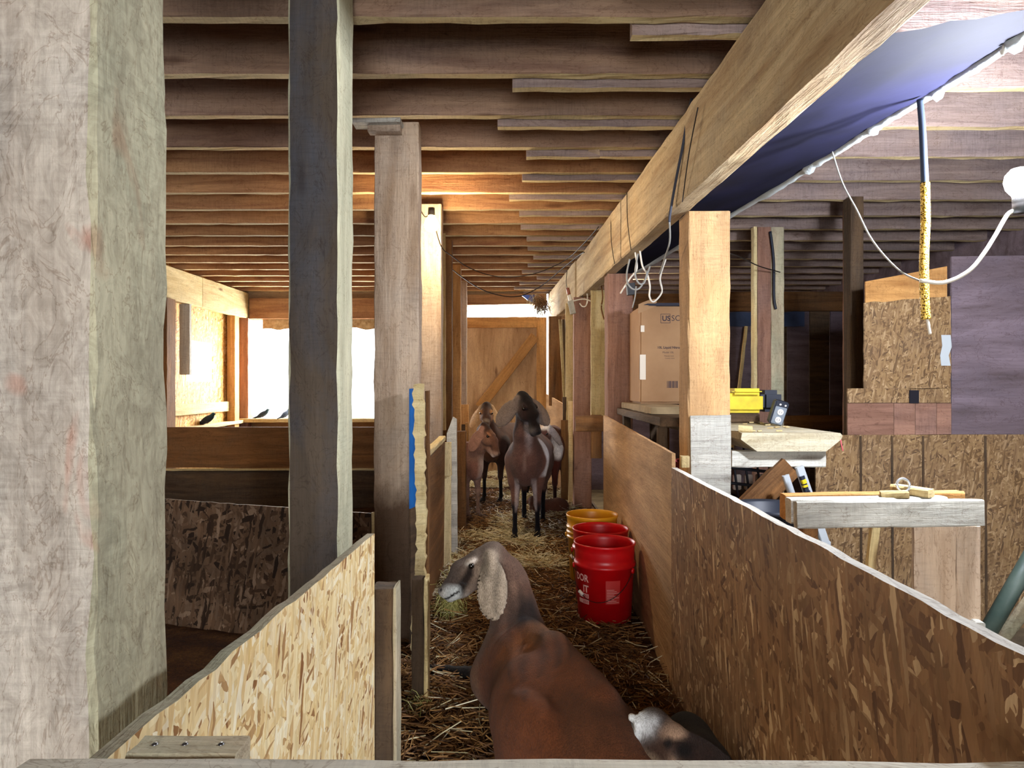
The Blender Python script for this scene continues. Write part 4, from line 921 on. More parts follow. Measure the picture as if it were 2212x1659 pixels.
# ================================================================ buckets
def bucket_mat(name, c, c2):
    g = G(name); n = g.noise(g.coords((1, 1, 1)), 9, 5, .6)
    g.fin(g.ramp(n, [(.35, lin(c)), (.7, lin(c2))]), .38); g.b.inputs['Specular IOR Level'].default_value = .5; g.b.inputs['Subsurface Weight'].default_value = .0; return g.m
MR = bucket_mat('red_plastic', '#c8060e', '#b00510'); MY = bucket_mat('yellow_plastic', '#d89a1c', '#c88a14')
MWH = plain('white_plastic', '#e4ddd6', .5); MWI = plain('bail_wire', '#3a3230', .4, .8); MPR = plain('pale_print', '#e6b0a8', .6); MPR2 = plain('faded_print', '#c0302c', .6)
def bucket(px, d, zt, mat, label, front=False, dirty=False):
    r = .142; H = .368; x = X(px, d); z0 = zt-H
    o = empty('bucket', (x, d, z0), label, 'bucket', 'plastic buckets along the plywood partition')
    pr = [(0, .006), (.118, .006), (.124, .0), (.127, .004), (.1395, .255), (.147, .258), (.148, .262), (.148, .272), (.141, .275), (.1415, .300), (.1425, .304), (.1425, .330), (.1440, .352), (.1475, .356), (.1485, .364), (.1465, .368), (.1425, .366), (.1395, .345), (.1375, .26), (.124, .012), (0, .010)]
    if not front and mat is MY:
        pr = [(0, .006), (.118, .006), (.124, .0), (.127, .004), (.1375, .235), (.146, .238), (.146, .246), (.139, .249), (.139, .262), (.147, .265), (.147, .272), (.140, .275), (.140, .290), (.147, .293), (.147, .300), (.1415, .303), (.1425, .345), (.147, .352), (.1485, .362), (.1465, .368), (.1425, .366), (.1395, .345), (.1375, .26), (.124, .012), (0, .010)]
    lathe('shell', pr, (x, d, z0), mat, parent=o, seg=64)
    # bail ears, wire and grip: the wire hangs down on the side facing the camera
    a1, a2 = R(170), R(-35)
    e1 = Vector((x+.150*math.cos(a1), d+.150*math.sin(a1), z0+.245)); e2 = Vector((x+.150*math.cos(a2), d+.150*math.sin(a2), z0+.245))
    pts = [e1]
    for i in range(1, 8):
        t = i/8; a = a1+(a2+2*math.pi-a1)*t; rr = .150-.004*math.sin(math.pi*t); pts.append(Vector((x+rr*math.cos(a), d+rr*math.sin(a), z0+.245-.135*math.sin(math.pi*t)**.9)))
    pts.append(e2); tube('handle', pts, .0016, MWI, parent=o, sides=6)
    for e in (e1, e2):
        q = lathe('handle_lug', [(0, .008), (.012, .008), (.014, 0), (0, -.002)], (0, 0, 0), mat, parent=None, seg=16)
        dirv = Vector((e.x-x, e.y-d, 0)).normalized(); M = dirv.to_track_quat('Z', 'Y').to_matrix().to_4x4(); M.translation = e-dirv*.004
        q.data.transform(M); q.parent = o; q.matrix_parent_inverse = Matrix.Translation(o.location).inverted()
    g_ = tube('grip', [pts[2], (Vector(pts[2])+Vector(pts[3]))/2+Vector((0, 0, 0))], .008, MWH, parent=o, sides=10)
    return o, x, d, z0
b1, bx, bd, bz = bucket(1306, 3.36, .392, MR, 'bright red plastic bucket nearest the camera with pale lettering')
b2 = bucket(1297, 3.67, .392, MR, 'red plastic bucket between the front red bucket and the yellow one')
b3 = bucket(1279, 3.98, .408, MY, 'yellow ribbed plastic bucket at the back of the three')
def wrap_mesh(me, x, d, r0, z0, ang0, fn_r):
    """bend flat text mesh (x right, y up) around the bucket"""
    for v in me.vertices:
        h = v.co.y; rr = fn_r(h)+.0008+v.co.z; a = ang0+v.co.x/r0
        v.co = Vector((x+rr*math.cos(a), d+rr*math.sin(a), z0+h))
def bucket_r(h): return .127+(.1395-.127)*(h-.004)/.251
def text_mesh(s, size, bold=0):
    cu = bpy.data.curves.new('t', 'FONT'); cu.body = s; cu.size = size; cu.align_x = 'RIGHT'; cu.offset = bold; cu.resolution_u = 3
    ob = bpy.data.objects.new('t', cu); C.objects.link(ob); dg = bpy.context.evaluated_depsgraph_get(); dg.update()
    me = bpy.data.meshes.new_from_object(ob.evaluated_get(dg)); bpy.data.objects.remove(ob); bpy.data.curves.remove(cu); return me
def sub_quads(x0, x1, y0, y1, n=10):
    vs = []; fs = []
    for i in range(n+1): vs += [(x0+(x1-x0)*i/n, y0, 0), (x0+(x1-x0)*i/n, y1, 0)]
    for i in range(n): fs.append((2*i, 2*i+2, 2*i+3, 2*i+1))
    me = bpy.data.meshes.new('label'); me.from_pydata(vs, [], fs); return me
ANG = R(-131)        # where the lettering ends on the left side of the front bucket
for s, hh, sz in (('DOR', .200, .046), ('IT', .150, .046)):
    me = text_mesh(s, sz, .0012)
    for v in me.vertices: v.co.y = v.co.y+hh-.004; v.co.x *= .9
    wrap_mesh(me, bx, bd, .137, bz, ANG, bucket_r); link('lettering', me, MPR, b1)
for hh in (.118, .090):
    me = sub_quads(-.07, .0, hh, hh+.02); wrap_mesh(me, bx, bd, .135, bz, ANG, bucket_r); link('print_bar', me, MPR, b1)
    me = text_mesh('3053' if hh > .1 else '2353', .017, .0004)
    for v in me.vertices: v.co.y += hh+.004; v.co.x -= .004; v.co.z += .0006
    wrap_mesh(me, bx, bd, .135, bz, ANG, bucket_r); link('print_bar_text', me, MR, b1)
me = sub_quads(.085, .155, .10, .21); wrap_mesh(me, bx, bd, .137, bz, ANG, bucket_r); link('warning_label', me, MPR2, b1)
for i in range(9):
    me = sub_quads(.09, .15-.012*(i % 3), .107+i*.0075, .109+i*.0075, 6)
    for v in me.vertices: v.co.z += .0006
    wrap_mesh(me, bx, bd, .137, bz, ANG, bucket_r); link('label_line', me, MPR, b1)
# ================================================================ lamps and cables
wire = plain('black_cable', '#1d1613', .5); ivory = plain('ivory_cable', '#d8d2c4', .45); greyc = plain('grey_cable', '#8f8e88', .5)
def bulb(name, c, r, col, st, power, lcol, label, up=1):
    o = empty(name, c, label, 'lamp')
    pr = [(0, -r*1.05), (r*.55, -r*.9), (r*.9, -r*.5), (r, 0), (r*.88, r*.5), (r*.5, r*1.0), (r*.42, r*1.35)]
    lathe('glass_bulb', [(a, b*-1*(-up)) for a, b in pr], c, emis(name+'_glow', col, st), parent=o, seg=24)
    lathe('socket', [(0, r*2.3*up), (r*.45, r*2.3*up), (r*.5, r*1.25*up), (r*.40, r*1.2*up)], c, plain('socket', '#2a2624', .6), parent=o, seg=16)
    l = point(name+'_light', (c[0], c[1], c[2]-.0), power, lcol, r*1.25)
    return o
LB = P(2203, 392, 2.15); WB = P(932, 485, 4.3)
bulb('bright_bulb', LB, .043, '#eef4ff', 60, 310, (.84, .89, 1), 'glaring cool white bulb hanging at the right edge', -1)
bulb('warm_bulb', WB, .045, '#ffdf9a', 30, 70, (1, .76, .48), 'glowing warm bulb hanging by the brown post', 1)
SHE = P(1797, 325, 2.82)
o = tube('grey_wire', [SHE, P(1820, 395, 2.75), P(1850, 452, 2.65), P(1885, 520, 2.5), P(1940, 582, 2.35), P(1988, 607, 2.22)], .0032, greyc); tag(o, 'thin grey cord sagging from the ribbon edge to the white cable', 'cord')
o = tube('white_cable', [P(1988, 606, 2.2), P(2040, 610, 2.2), P(2092, 586, 2.19), P(2125, 548, 2.18), P(2152, 505, 2.17), P(2178, 462, 2.16), LB+Vector((-.004, .0, -.09))], .0065, ivory); tag(o, 'bright white cable rising to the glaring bulb', 'cord')
o = tube('swag_wire', [P(908, 452, 4.32), P(918, 468, 4.32), WB+Vector((0, .03, .05)), P(953, 532, 4.6), P(975, 552, 4.8), P(1011, 577, 5.0), P(1060, 595, 5.2), P(1110, 598, 5.2), P(1165, 588, 5.1), P(1224, 560, 4.9), P(1262, 525, 4.5), P(1293, 490, 4.2)], .0035, wire); tag(o, 'upper black cord swagged across the aisle from the warm bulb', 'cord')
o = tube('swag_wire', [P(972, 578, 6.9), P(1000, 600, 6.6), P(1040, 625, 6.4), P(1085, 639, 6.3), P(1125, 639, 6.2), P(1170, 617, 6.0), P(1215, 580, 5.6), P(1250, 552, 5.2), P(1262, 545, 5.0)], .0045, wire); tag(o, 'lower black cord swagged across the far part of the aisle', 'cord')
o = tube('beam_rope', [P(1494, 212, 2.97), P(1484, 262, 3.0), P(1474, 320, 3.02), P(1460, 390, 3.1), P(1448, 458, 3.18), P(1446, 480, 3.19)], .006, plain('dark_rope', '#3a3c46', .9)); tag(o, 'dark rope hanging down the face of the big beam', 'rope')
o = tube('dangling_wire', [P(1446, 478, 3.19), P(1447, 520, 3.3), P(1437, 555, 3.4), P(1425, 592, 3.45)], .004, greyc); tag(o, 'grey cord continuing below the dark rope', 'cord')
# thin dark stripes of wire down the beam face
for i, (a, b) in enumerate([((1512, 232), (1478, 436)), ((1357, 415), (1366, 540)), ((1322, 470), (1330, 570)), ((1248, 560), (1262, 645)), ((1215, 605), (1230, 668)), ((1201, 622), (1208, 672))]):
    dd = (2.93, 4.05, 4.6, 5.9, 6.75, 7.2)[i]
    bx0 = .835-.0325*(dd-.3) if dd < 6.6 else .60-.05*(dd-6.64)
    pa = P(a[0], a[1], dd)
    d1 = bx0/((a[0]-1106)/F); d2 = bx0/((b[0]-1106)/F)
    o = tube('beam_wire', [P(a[0], a[1], d1-.02)-Vector((.008, 0, 0)), P((a[0]+b[0])/2-3, (a[1]+b[1])/2, (d1+d2)/2-.03)-Vector((.008, 0, 0)), P(b[0], b[1], d2-.02)-Vector((.008, 0, 0))], .0025, wire)
    tag(o, 'thin dark wire down the face of the big beam, %s from the camera' % ORD[i], 'wire', 'wires on the beam face')
# bundle of loose white cables under the beam
paths = [[(1372, 545), (1376, 580), (1362, 600), (1350, 618), (1340, 634)], [(1382, 540), (1388, 575), (1398, 592), (1404, 618), (1403, 640), (1412, 652), (1430, 630), (1426, 600), (1438, 560)],
         [(1360, 560), (1354, 590), (1356, 612), (1368, 625), (1382, 622), (1395, 600), (1404, 575)], [(1378, 548), (1372, 590), (1380, 612), (1392, 610), (1398, 585)], [(1374, 618), (1372, 640), (1366, 665)]]
for i, p in enumerate(paths):
    o = tube('loose_cable', [P(x, y, 4.25-.04*i) for x, y in p], .0055 if i < 4 else .004, ivory if i < 2 else greyc)
    tag(o, ['short white cable end curling under the beam', 'longest white cable looping in a V under the beam', 'grey cable looping in a U under the beam', 'inner grey cable loop beside the plastic', 'thin grey cable hanging down by the cardboard box'][i], 'cable', 'loose cables under the beam')
o = timber('black_box', P(1362, 612, 4.5), P(1364, 637, 4.5), .055, .04, plain('black_plastic', '#15161c', .6)); tag(o, 'small black box hanging under the loose cables', 'box')
# lamp holder and plug at the far end of the beam
o = empty('plug_socket', P(1234, 640, 6.3), 'brown and white lamp holder hanging on the far beam face', 'socket')
tube('cord', [P(1225, 585, 6.25), P(1223, 610, 6.25), P(1226, 625, 6.25)], .003, wire, parent=o)
tube('holder', [P(1226, 622, 6.25), P(1229, 636, 6.25)], .016, plain('brown_ceramic', '#8a4a34', .4), parent=o)
tube('white_base', [P(1229, 637, 6.25), P(1233, 650, 6.25)], .014, ivory, parent=o, r2=.02)
timber('junction_box', P(1232, 650, 6.2), P(1238, 678, 6.2), .05, .05, MW['grey'], parent=o)
o = tube('plug_cable', [P(1238, 650, 6.1), P(1262, 646, 6.1), P(1284, 654, 6.1), P(1297, 660, 6.05)], .006, ivory); tag(o, 'white cord stretching from the junction box to the knotty plank', 'cord')
o = tube('coiled_cable', [P(1252, 655, 6.15), P(1258, 662, 6.15), P(1266, 660, 6.15), P(1269, 645, 6.15), P(1268, 630, 6.2)], .006, ivory); tag(o, 'short curled white cord by the far beam end', 'cord')
o = tube('hanging_rope', [P(1298, 610, 5.8), P(1302, 640, 5.78), P(1299, 665, 5.76), P(1305, 690, 5.74)], .006, MW['brown']); tag(o, 'short brown rope on the knotty plank', 'rope')
# fly strip
o = empty('fly_strip', P(1998, 215, 2.29), 'yellow sticky fly strip covered in flies hanging from a dark cord', 'fly strip')
gl = G('sticky_yellow'); vv = gl.add('ShaderNodeTexVoronoi'); vv.inputs['Scale'].default_value = 170; gl.l(gl.coords((1, 1, 1)), vv.inputs['Vector'])
cc = gl.ramp(vv.outputs['Distance'], [(.25, lin('#221608')), (.42, lin('#b98c2c')), (.7, lin('#e0bc5c'))]); gl.fin(cc, .25); gl.bump(vv.outputs['Distance'], .8, .003)
tube('ribbon', [P(1998, 395, 2.29), P(1999, 480, 2.29), P(1996, 560, 2.29), P(1997, 640, 2.29), P(2000, 690, 2.29)], .0145, gl.m, parent=o, sides=14, sub=10)
tube('upper_cord', [P(1987, 215, 2.29), P(1992, 270, 2.29), P(1995, 330, 2.29), P(1998, 400, 2.29)], .010, plain('blue_grey_cord', '#2a3444', .7), parent=o, sides=10, r2=.012)
tube('pull_tab', [P(2003, 688, 2.29), P(2009, 722, 2.29)], .005, ivory, parent=o)
# plastic sheet along the beam: sagging dark sheet with a shiny rolled edge
edge = [(P(2330, 0, 1.7)), P(2212, 72, 1.88), P(2130, 128, 2.02), P(2050, 178, 2.2), P(2020, 197, 2.29), P(1960, 232, 2.4), P(1905, 264, 2.53), P(1870, 285, 2.62), P(1810, 325, 2.82), P(1760, 352, 3.0), P(1700, 392, 3.25), P(1600, 450, 3.75), P(1500, 510, 4.35), P(1400, 572, 5.1), P(1350, 600, 5.6)]
vs = []; fs = []; N = len(edge)
for i, e in enumerate(edge):
    d = e.y; ix = .835-.0325*(d-.3)+bw+.005
    for j in range(9):
        t = j/8; zz = 2.02+.0*t; zin = 2.0
        p = Vector((ix, d, zin)).lerp(e, t); p.z += -.0*math.sin(math.pi*t)+.012*noise.noise(Vector((i*.9, j*.8, 1))) if 0 < j < 8 else 0; vs.append(p)
for i in range(N-1):
    for j in range(8): fs.append((i*9+j, i*9+j+1, (i+1)*9+j+1, (i+1)*9+j))
tarp = plain('dark_blue_plastic', '#15152a', .8, c2='#0e0e1c', ns=3, bump=.25, spec=.1); 
sh = empty('plastic_cover', edge[6], 'dark sagging plastic cover with a shiny gathered edge beside the big beam', 'plastic sheet')
from_py('cover_sheet', vs, fs, tarp, parent=sh, smooth=True)
vs = []; fs = []; m_ = 90; pts = []
for i in range(m_+1):
    t = i/m_*(N-1); k = min(int(t), N-2); q = edge[k].lerp(edge[k+1], t-k); r_ = .014+.010*abs(noise.noise(Vector((i*.31, 2, 0))))+(.012 if i % 17 == 8 else 0)
    dn = (edge[k+1]-edge[k]).normalized(); s_ = dn.cross(Vector((0, 0, 1))).normalized()
    for a in range(8):
        an = a*math.pi/4; rr = r_*(1+.35*noise.noise(Vector((i*.9, a*1.3, 4)))); vs.append(q+s_*math.cos(an)*rr+Vector((0, 0, 1))*math.sin(an)*rr*1.3)
for i in range(m_):
    for a in range(8): fs.append((i*8+a, i*8+(a+1) % 8, (i+1)*8+(a+1) % 8, (i+1)*8+a))
from_py('gathered_edge', vs, fs, plain('silvery_plastic', '#b4bcbc', .4, c2='#b9c2c4', ns=20, bump=.6), parent=sh, smooth=True)
o = tube('wire_tie', [P(2172, 88, 1.93), P(2168, 100, 1.93), P(2166, 118, 1.94), P(2162, 108, 1.94)], .004, ivory); tag(o, 'pale wire tie around the gathered plastic edge', 'wire')
# ================================================================ right bay: workbench and things on it
BZ = .924
wb = empty('workbench', (1.29, 3.2, ZR), 'heavy weathered plank workbench behind the right partition', 'workbench')
w0, w1 = 1.055, 1.523; yy0, yy1 = 3.2, 5.3
vs = []; fs = []
prof = [(w0+.005, BZ), (w1-.01, BZ), (w1, BZ-.012), (w1-.006, BZ-.03), (w1-.075, BZ-.085), (w0+.075, BZ-.085), (w0, BZ-.03)]
nn = len(prof)
for i in range(25):
    y = yy0+(yy1-yy0)*i/24; tw = 1-.22*i/24
    for k, (x, z) in enumerate(prof): vs.append((w0+(x-w0)*tw+.003*noise.noise(Vector((i*.6, k, 0))), y+(.004*noise.noise(Vector((k*3, 1, i))) if i == 0 else 0), z+.003*noise.noise(Vector((i*.5, k, 3)))))
for i in range(24):
    for k in range(nn): fs.append((i*nn+k, i*nn+(k+1) % nn, (i+1)*nn+(k+1) % nn, (i+1)*nn+k))
fs.append(tuple(range(nn))); fs.append(tuple(reversed(range(24*nn, 25*nn))))
benchm = wood('bench_plank_wood', '#a59878', '#e0d8bc', '#c4c2b4', .4, .5, .6)
from_py('bench_top', vs, fs, benchm, parent=wb)
timber('cross_bearer', (1.03, 3.28, BZ-.125), (1.47, 3.28, BZ-.125), .06, .078, MW['grey'], ref=(0, 0, 1), parent=wb)
timber('brace', (1.30, 3.25, BZ-.16), (1.0, 3.25, BZ-.455), .05, .11, MW['brown'], ref=(0, .0, 1), parent=wb)
timber('leg', (1.10, 5.1, ZR), (1.10, 5.1, BZ-.088), .09, .09, MW['brown'], parent=wb); timber('leg', (1.40, 4.9, ZR), (1.40, 4.9, BZ-.088), .09, .09, MW['brown'], parent=wb)
timber('leg', (1.12, 3.95, ZR), (1.12, 3.95, BZ-.088), .09, .09, MW['brown'], parent=wb)
rg = tube('red_thread', [P(1816, 950, 3.18), P(1818, 962, 3.17), P(1821, 974, 3.17)], .0025, plain('red_thread', '#c8505a', .7)); tag(rg, 'scrap of red thread on the right end of the workbench', 'thread')
# second bench under the box (beyond the bright post)
sb = empty('side_bench', (.91, 4.5, ZR), 'low plank bench carrying the cardboard box', 'workbench')
timber('bench_top', (.90, 3.55, .955), (.90, 5.0, .955), .29, .045, MW['darkw'], ref=(0, 0, 1), parent=sb)
for yq in (3.7, 4.85):
    for xq in (.80, .99): timber('leg', (xq, yq, ZR), (xq, yq, .932), .05, .05, MW['darkw'], parent=sb)
b = timber('foam_board', (.915, 3.9, 1.0), (.915, 4.95, 1.0), .27, .04, plain('tan_foam', '#9a8462', .9, c2='#7d6a4c', ns=8), ref=(0, 0, 1)); tag(b, 'tan slab lying on the bench under the cardboard box', 'board')
# cardboard box
cbm = plain('cardboard', '#a5825e', .85, c2='#94714f', ns=3)
q0 = Vector((.83, 4.55, 1.021)); cb = empty('cardboard_box', q0+Vector((.2, .2, 0)), 'tall printed cardboard box behind the bright post', 'box')
bx0, bx1, by0, by1, bz0, bz1 = .835, 1.30, 4.55, 4.93, 1.021, 1.66
def fill_box(name, x0, x1, y0, y1, z0, z1, mat, parent=None, bev=.008, M=None):
    bm = bmesh.new(); bmesh.ops.create_cube(bm, size=1)
    for v in bm.verts: v.co = Vector(((x0+x1)/2+v.co.x*(x1-x0), (y0+y1)/2+v.co.y*(y1-y0), (z0+z1)/2+v.co.z*(z1-z0)))
    bmesh.ops.bevel(bm, geom=list(bm.edges), offset=bev, segments=2, affect='EDGES')
    if M is not None: bm.transform(M)
    me = bpy.data.meshes.new(name); bm.to_mesh(me); bm.free(); return link(name, me, mat, parent)
fill_box('carton', bx0, bx1, by0, by1, bz0, bz1, cbm, cb, .012)
# rounded left corner board and flap
vs = []; fs = []
for i in range(9):
    t = i/8; x = bx0+.0+.12*t; z = bz1+.0+.035*math.sin(t*1.57)
    vs += [(x-.01, by0-.004, bz1-.05+.05*t), (x-.01, by0-.02, z+.01)]
for i in range(8): fs.append((2*i, 2*i+2, 2*i+3, 2*i+1))
from_py('bent_flap', vs, fs, cbm, parent=cb)
fill_box('top_flap', bx0+.02, bx1, by0-.015, by0+.1, bz1+.001, bz1+.02, plain('dark_flap', '#2c2c38', .8), cb, .004)  # flap in a darker colour than the carton
ink = plain('box_ink', '#3a3038', .8); inkw = plain('paper_label', '#d9d0c0', .8)
def flat_text(s, px, py, d, hpx, mat, parent, bold=0, align='LEFT'):
    size = hpx/F*d/.70; cu = bpy.data.curves.new('t', 'FONT'); cu.body = s; cu.size = size; cu.offset = bold; cu.align_x = align; cu.resolution_u = 3
    ob = bpy.data.objects.new('t', cu); C.objects.link(ob); dg = bpy.context.evaluated_depsgraph_get(); dg.update()
    me = bpy.data.meshes.new_from_object(ob.evaluated_get(dg)); bpy.data.objects.remove(ob); bpy.data.curves.remove(cu)
    p = P(px, py, d)
    for v in me.vertices: v.co = Vector((p.x+v.co.x, p.y, p.z+v.co.y))
    return link('lettering', me, mat, parent)
td = by0-.001
flat_text('US', 1430, 693, td, 11, ink, cb, .0012); flat_text('SOLID', 1450, 693, td, 12, ink, cb, 0)
for (xa, ya, xb, yb) in ((1427, 678, 1448, 679), (1427, 697, 1448, 698), (1427, 678, 1428, 698), (1447, 678, 1448, 698)):
    a_, c_ = P(xa, ya, td), P(xb, yb, td); from_py('logo_frame', [(a_.x, td, c_.z), (c_.x, td, c_.z), (c_.x, td, a_.z), (a_.x, td, a_.z)], [(0, 1, 2, 3)], ink, parent=cb)
flat_text('10L Liquid Nitrogen', 1420, 753, td, 5, ink, cb, .0006); flat_text('Model 10L', 1431, 763, td, 4, ink, cb)
flat_text('Material: metal', 1435, 770, td, 2.4, ink, cb); flat_text('Country: metal', 1436, 775, td, 2.4, ink, cb)
for i in range(9):
    x_ = 1441+i*2.6; a_, c_ = P(x_, 823, td), P(x_+1.1+(i % 3)*.5, 838, td); from_py('barcode', [(a_.x, td, c_.z), (c_.x, td, c_.z), (c_.x, td, a_.z), (a_.x, td, a_.z)], [(0, 1, 2, 3)], ink, parent=cb)
for (xa, ya, xb, yb) in ((1384, 703, 1392, 717), (1382, 766, 1395, 820)):
    a_, c_ = P(xa, ya, td), P(xb, yb, td); from_py('paper_label', [(a_.x, td, c_.z), (c_.x, td, c_.z), (c_.x, td, a_.z), (a_.x, td, a_.z)], [(0, 1, 2, 3)], inkw, parent=cb)
# yellow and black power tool, outlet box
tl = empty('power_tool', (1.45, 4.1, BZ), 'yellow and black power tool case on the workbench', 'tool')
YEL = plain('yellow_casing', '#d8c21c', .5, c2='#b8a41a', ns=12); BLK = plain('black_casing', '#1c2230', .5)
fill_box('yellow_body', 1.22, 1.435, 3.95, 4.15, .985, 1.10, YEL, tl, .02); fill_box('foot', 1.24, 1.42, 3.97, 4.13, BZ, .985, MW['darkw'], tl, .01)
fill_box('black_cover', 1.43, 1.55, 3.97, 4.15, .99, 1.115, BLK, tl, .025); fill_box('yellow_lid', 1.25, 1.42, 3.93, 4.13, 1.09, 1.125, YEL, tl, .015)
ob = empty('outlet_box', (1.42, 3.75, BZ), 'black extension box with a double outlet leaning on the workbench', 'outlet')
Mx = Matrix.Translation((1.425, 3.72, .985)) @ Matrix.Rotation(R(14), 4, 'Y') @ Matrix.Rotation(R(10), 4, 'X')
fill_box('box_body', -.032, .042, .0, .05, -.055, .075, BLK, ob, .006, Mx)
fill_box('face_plate', -.026, .036, -.005, .0, -.05, .045, plain('steel_plate', '#8a94a0', .4, .5), ob, .003, Mx)
for zz in (-.025, .018):
    m = bmesh.new(); bmesh.ops.create_cone(m, segments=24, radius1=.016, radius2=.016, depth=.005, cap_ends=True); m.transform(Mx @ Matrix.Translation((.005, -.008, zz)) @ Matrix.Rotation(R(90), 4, 'X'))
    me = bpy.data.meshes.new('receptacle'); m.to_mesh(me); m.free(); rc_ = link('receptacle', me, MWH, ob)
    for sx in (-.006, .006): fill_box('slot', .005+sx-.0012, .005+sx+.0012, -.0115, -.0105, zz-.005, zz+.005, BLK, rc_, .0002, Mx)
for sx in (-.01, .018): fill_box('screw', sx, sx+.011, -.004, .0, .052, .062, MWH, ob, .002, Mx)
for i in range(16):
    rx, ry = random.uniform(1.09, 1.42), random.uniform(3.24, 4.0); s_ = random.uniform(.006, .014)
    o = timber('wood_chip', (rx, ry, BZ+.006), (rx+s_*2, ry+random.uniform(-.01, .01), BZ+.007), s_, .006, MW['pine'], seg=2, wob=0); tag(o, 'tiny pale wood chip lying on the workbench', 'wood chip', 'wood chips on the workbench')
o = timber('stacked_chips', (1.07, 3.28, BZ+.018), (1.13, 3.26, BZ+.014), .07, .03, MW['pine']); tag(o, 'little pile of splintered wood beside the bright post', 'wood block')
# under the bench
o = lathe('red_tub', [(0, 0), (.12, 0), (.14, .2), (.15, .205), (.135, .2), (.115, .01), (0, .01)], (1.02, 3.75, .55-.02), plain('pinkish_red_plastic', '#b8505a', .5)); 
for v in o.data.vertices: v.co.z = v.co.z
tag(o, 'pinkish red tub under the workbench beside the post', 'tub')
o = fill_box('crate', 1.24, 1.5, 3.62, 4.3, ZR, .53, MW['darkw'], None, .01); tag(o, 'dark storage crate under the workbench', 'crate')
rk = empty('wire_rack', (1.35, 3.6, .53), 'black wire rack with white parts under the workbench', 'rack')
for i in range(4): tube('rack_wire', [(1.17+.06*i, 3.58, .53), (1.14+.06*i, 3.6, .82)], .006, BLK, parent=rk)
for zz in (.62, .70, .78): tube('rack_wire', [(1.12, 3.585, zz+.02), (1.38, 3.585, zz-.01)], .008, BLK, parent=rk)
for i in range(3): fill_box('white_part', 1.15+.06*i, 1.19+.06*i, 3.6, 3.63, .6, .68, MWH, rk, .004)
# step ladder
ld = empty('step_ladder', (1.5, 3.05, ZR), 'aluminium step ladder with warning stickers beside the bench', 'ladder')
alu = plain('aluminium', '#c4ccd2', .35, .4)
d_ = 3.02
def rail(p0, p1, w_, m=alu, nm='rail', dd=0): return timber(nm, p0+Vector((0, dd, 0)), p1+Vector((0, dd, 0)), w_, .022, m, ref=(0, 1, 0), parent=ld, wob=0)
rail(P(1902, 1524, d_), P(1726, 1008, d_), .036); rail(P(1866, 1510, d_+.05), P(1706, 1030, d_+.05), .03, dd=.05)
rail(P(1742, 1062, d_-.013), P(1731, 1028, d_-.013), .022, BLK, 'sticker'); rail(P(1737, 1044, d_-.017), P(1734, 1036, d_-.017), .022, YEL, 'sticker'); rail(P(1739, 1052, d_-.019), P(1738, 1048, d_-.019), .024, YEL, 'sticker'); rail(P(1750, 1082, d_-.013), P(1743, 1060, d_-.013), .022, BLK, 'sticker')
for t in (.35, .6, .85): timber('step', P(1726, 1008, d_).lerp(P(1822, 1290, d_), t)+Vector((0, .02, 0)), P(1706, 1030, d_+.05).lerp(P(1790, 1290, d_+.05), t)+Vector((0, .06, 0)), .08, .02, alu, ref=(0, 0, 1), parent=ld)
tub = lathe('black_tub', [(0, 0), (.12, 0), (.15, .28), (.165, .29), (.165, .31), (.145, .3), (.115, .01), (0, .01)], (1.06, 2.83, .345), BLK); tag(tub, 'black rubber tub between the bench and the trestle', 'tub')
o = fill_box('tub_stand', .98, 1.2, 2.74, 2.95, ZR, .345, MW['darkw'], None, .01); tag(o, 'low dark box under the black rubber tub', 'crate')
# trestle stand
ts = empty('trestle_stand', (1.2, 2.25, ZR), 'weathered wooden trestle with boards hanging below its cap', 'trestle')
TZ = Z(1085, 2.2)
timber('front_rail', (X(1722, 2.2), 2.215, TZ-.042), (X(2127, 2.2), 2.215, TZ-.034), .03, .085, MW['grey'], ref=(0, 0, 1), parent=ts)
timber('back_rail', (X(1690, 2.36), 2.355, TZ-.040), (X(2072, 2.36), 2.355, TZ-.030), .05, .085, MW['gold'], ref=(0, 0, 1), parent=ts)
timber('middle_rail', (X(1704, 2.28), 2.285, TZ-.041), (X(2040, 2.28), 2.285, TZ-.034), .05, .08, MW['grey'], ref=(0, 0, 1), parent=ts)
zl = ZR
for i, (a, b) in enumerate(((1970, 2060), (2061, 2113))): timber('board', ((X(a, 2.25)+X(b, 2.25))/2, 2.245, zl), ((X(a, 2.25)+X(b, 2.25))/2, 2.245, TZ-.085), X(b, 2.25)-X(a, 2.25), .02, MW['post'], parent=ts)
timber('leg', P(1872, 1290, 2.32), P(1890, 1138, 2.32), .025, .03, MW['pine'], parent=ts)
timber('leg', (X(1730, 2.3), 2.3, zl), (X(1745, 2.3), 2.3, TZ-.085), .05, .05, MW['brown'], parent=ts)
timber('foot', (X(2118, 2.2), 2.20, Z(1345, 2.2)-.03), (X(2130, 2.2), 2.30, Z(1345, 2.2)-.03), .03, .06, MW['grey'], parent=ts)
o = timber('wood_wedge', P(1902, 1066, 2.30)+Vector((0, 0, -.005)), P(1962, 1068, 2.27), .05, .022, MW['pine'], ref=(0, 0, 1)); tag(o, 'thin pale wedge lying on the trestle', 'wood block')
o = timber('wood_offcut', P(1930, 1054, 2.36), P(2012, 1066, 2.26), .045, .026, MW['pine'], ref=(0, 0, 1)); tag(o, 'short pale offcut lying across the trestle under the eye bolt', 'wood block')
eb = []; c0 = P(1951, 1048, 2.3)
for i in range(15):
    a = R(-100)+i/14*R(330); eb.append(c0+Vector((math.cos(a)*.021, .004*math.sin(a), math.sin(a)*.021)))
eb = [c0+Vector((.004, 0, -.045))]+eb
o = tube('eye_bolt', eb, .0045, plain('galvanised_steel', '#c4c8cc', .3, .8), sub=3); tag(o, 'steel eye bolt standing on the trestle', 'bolt')
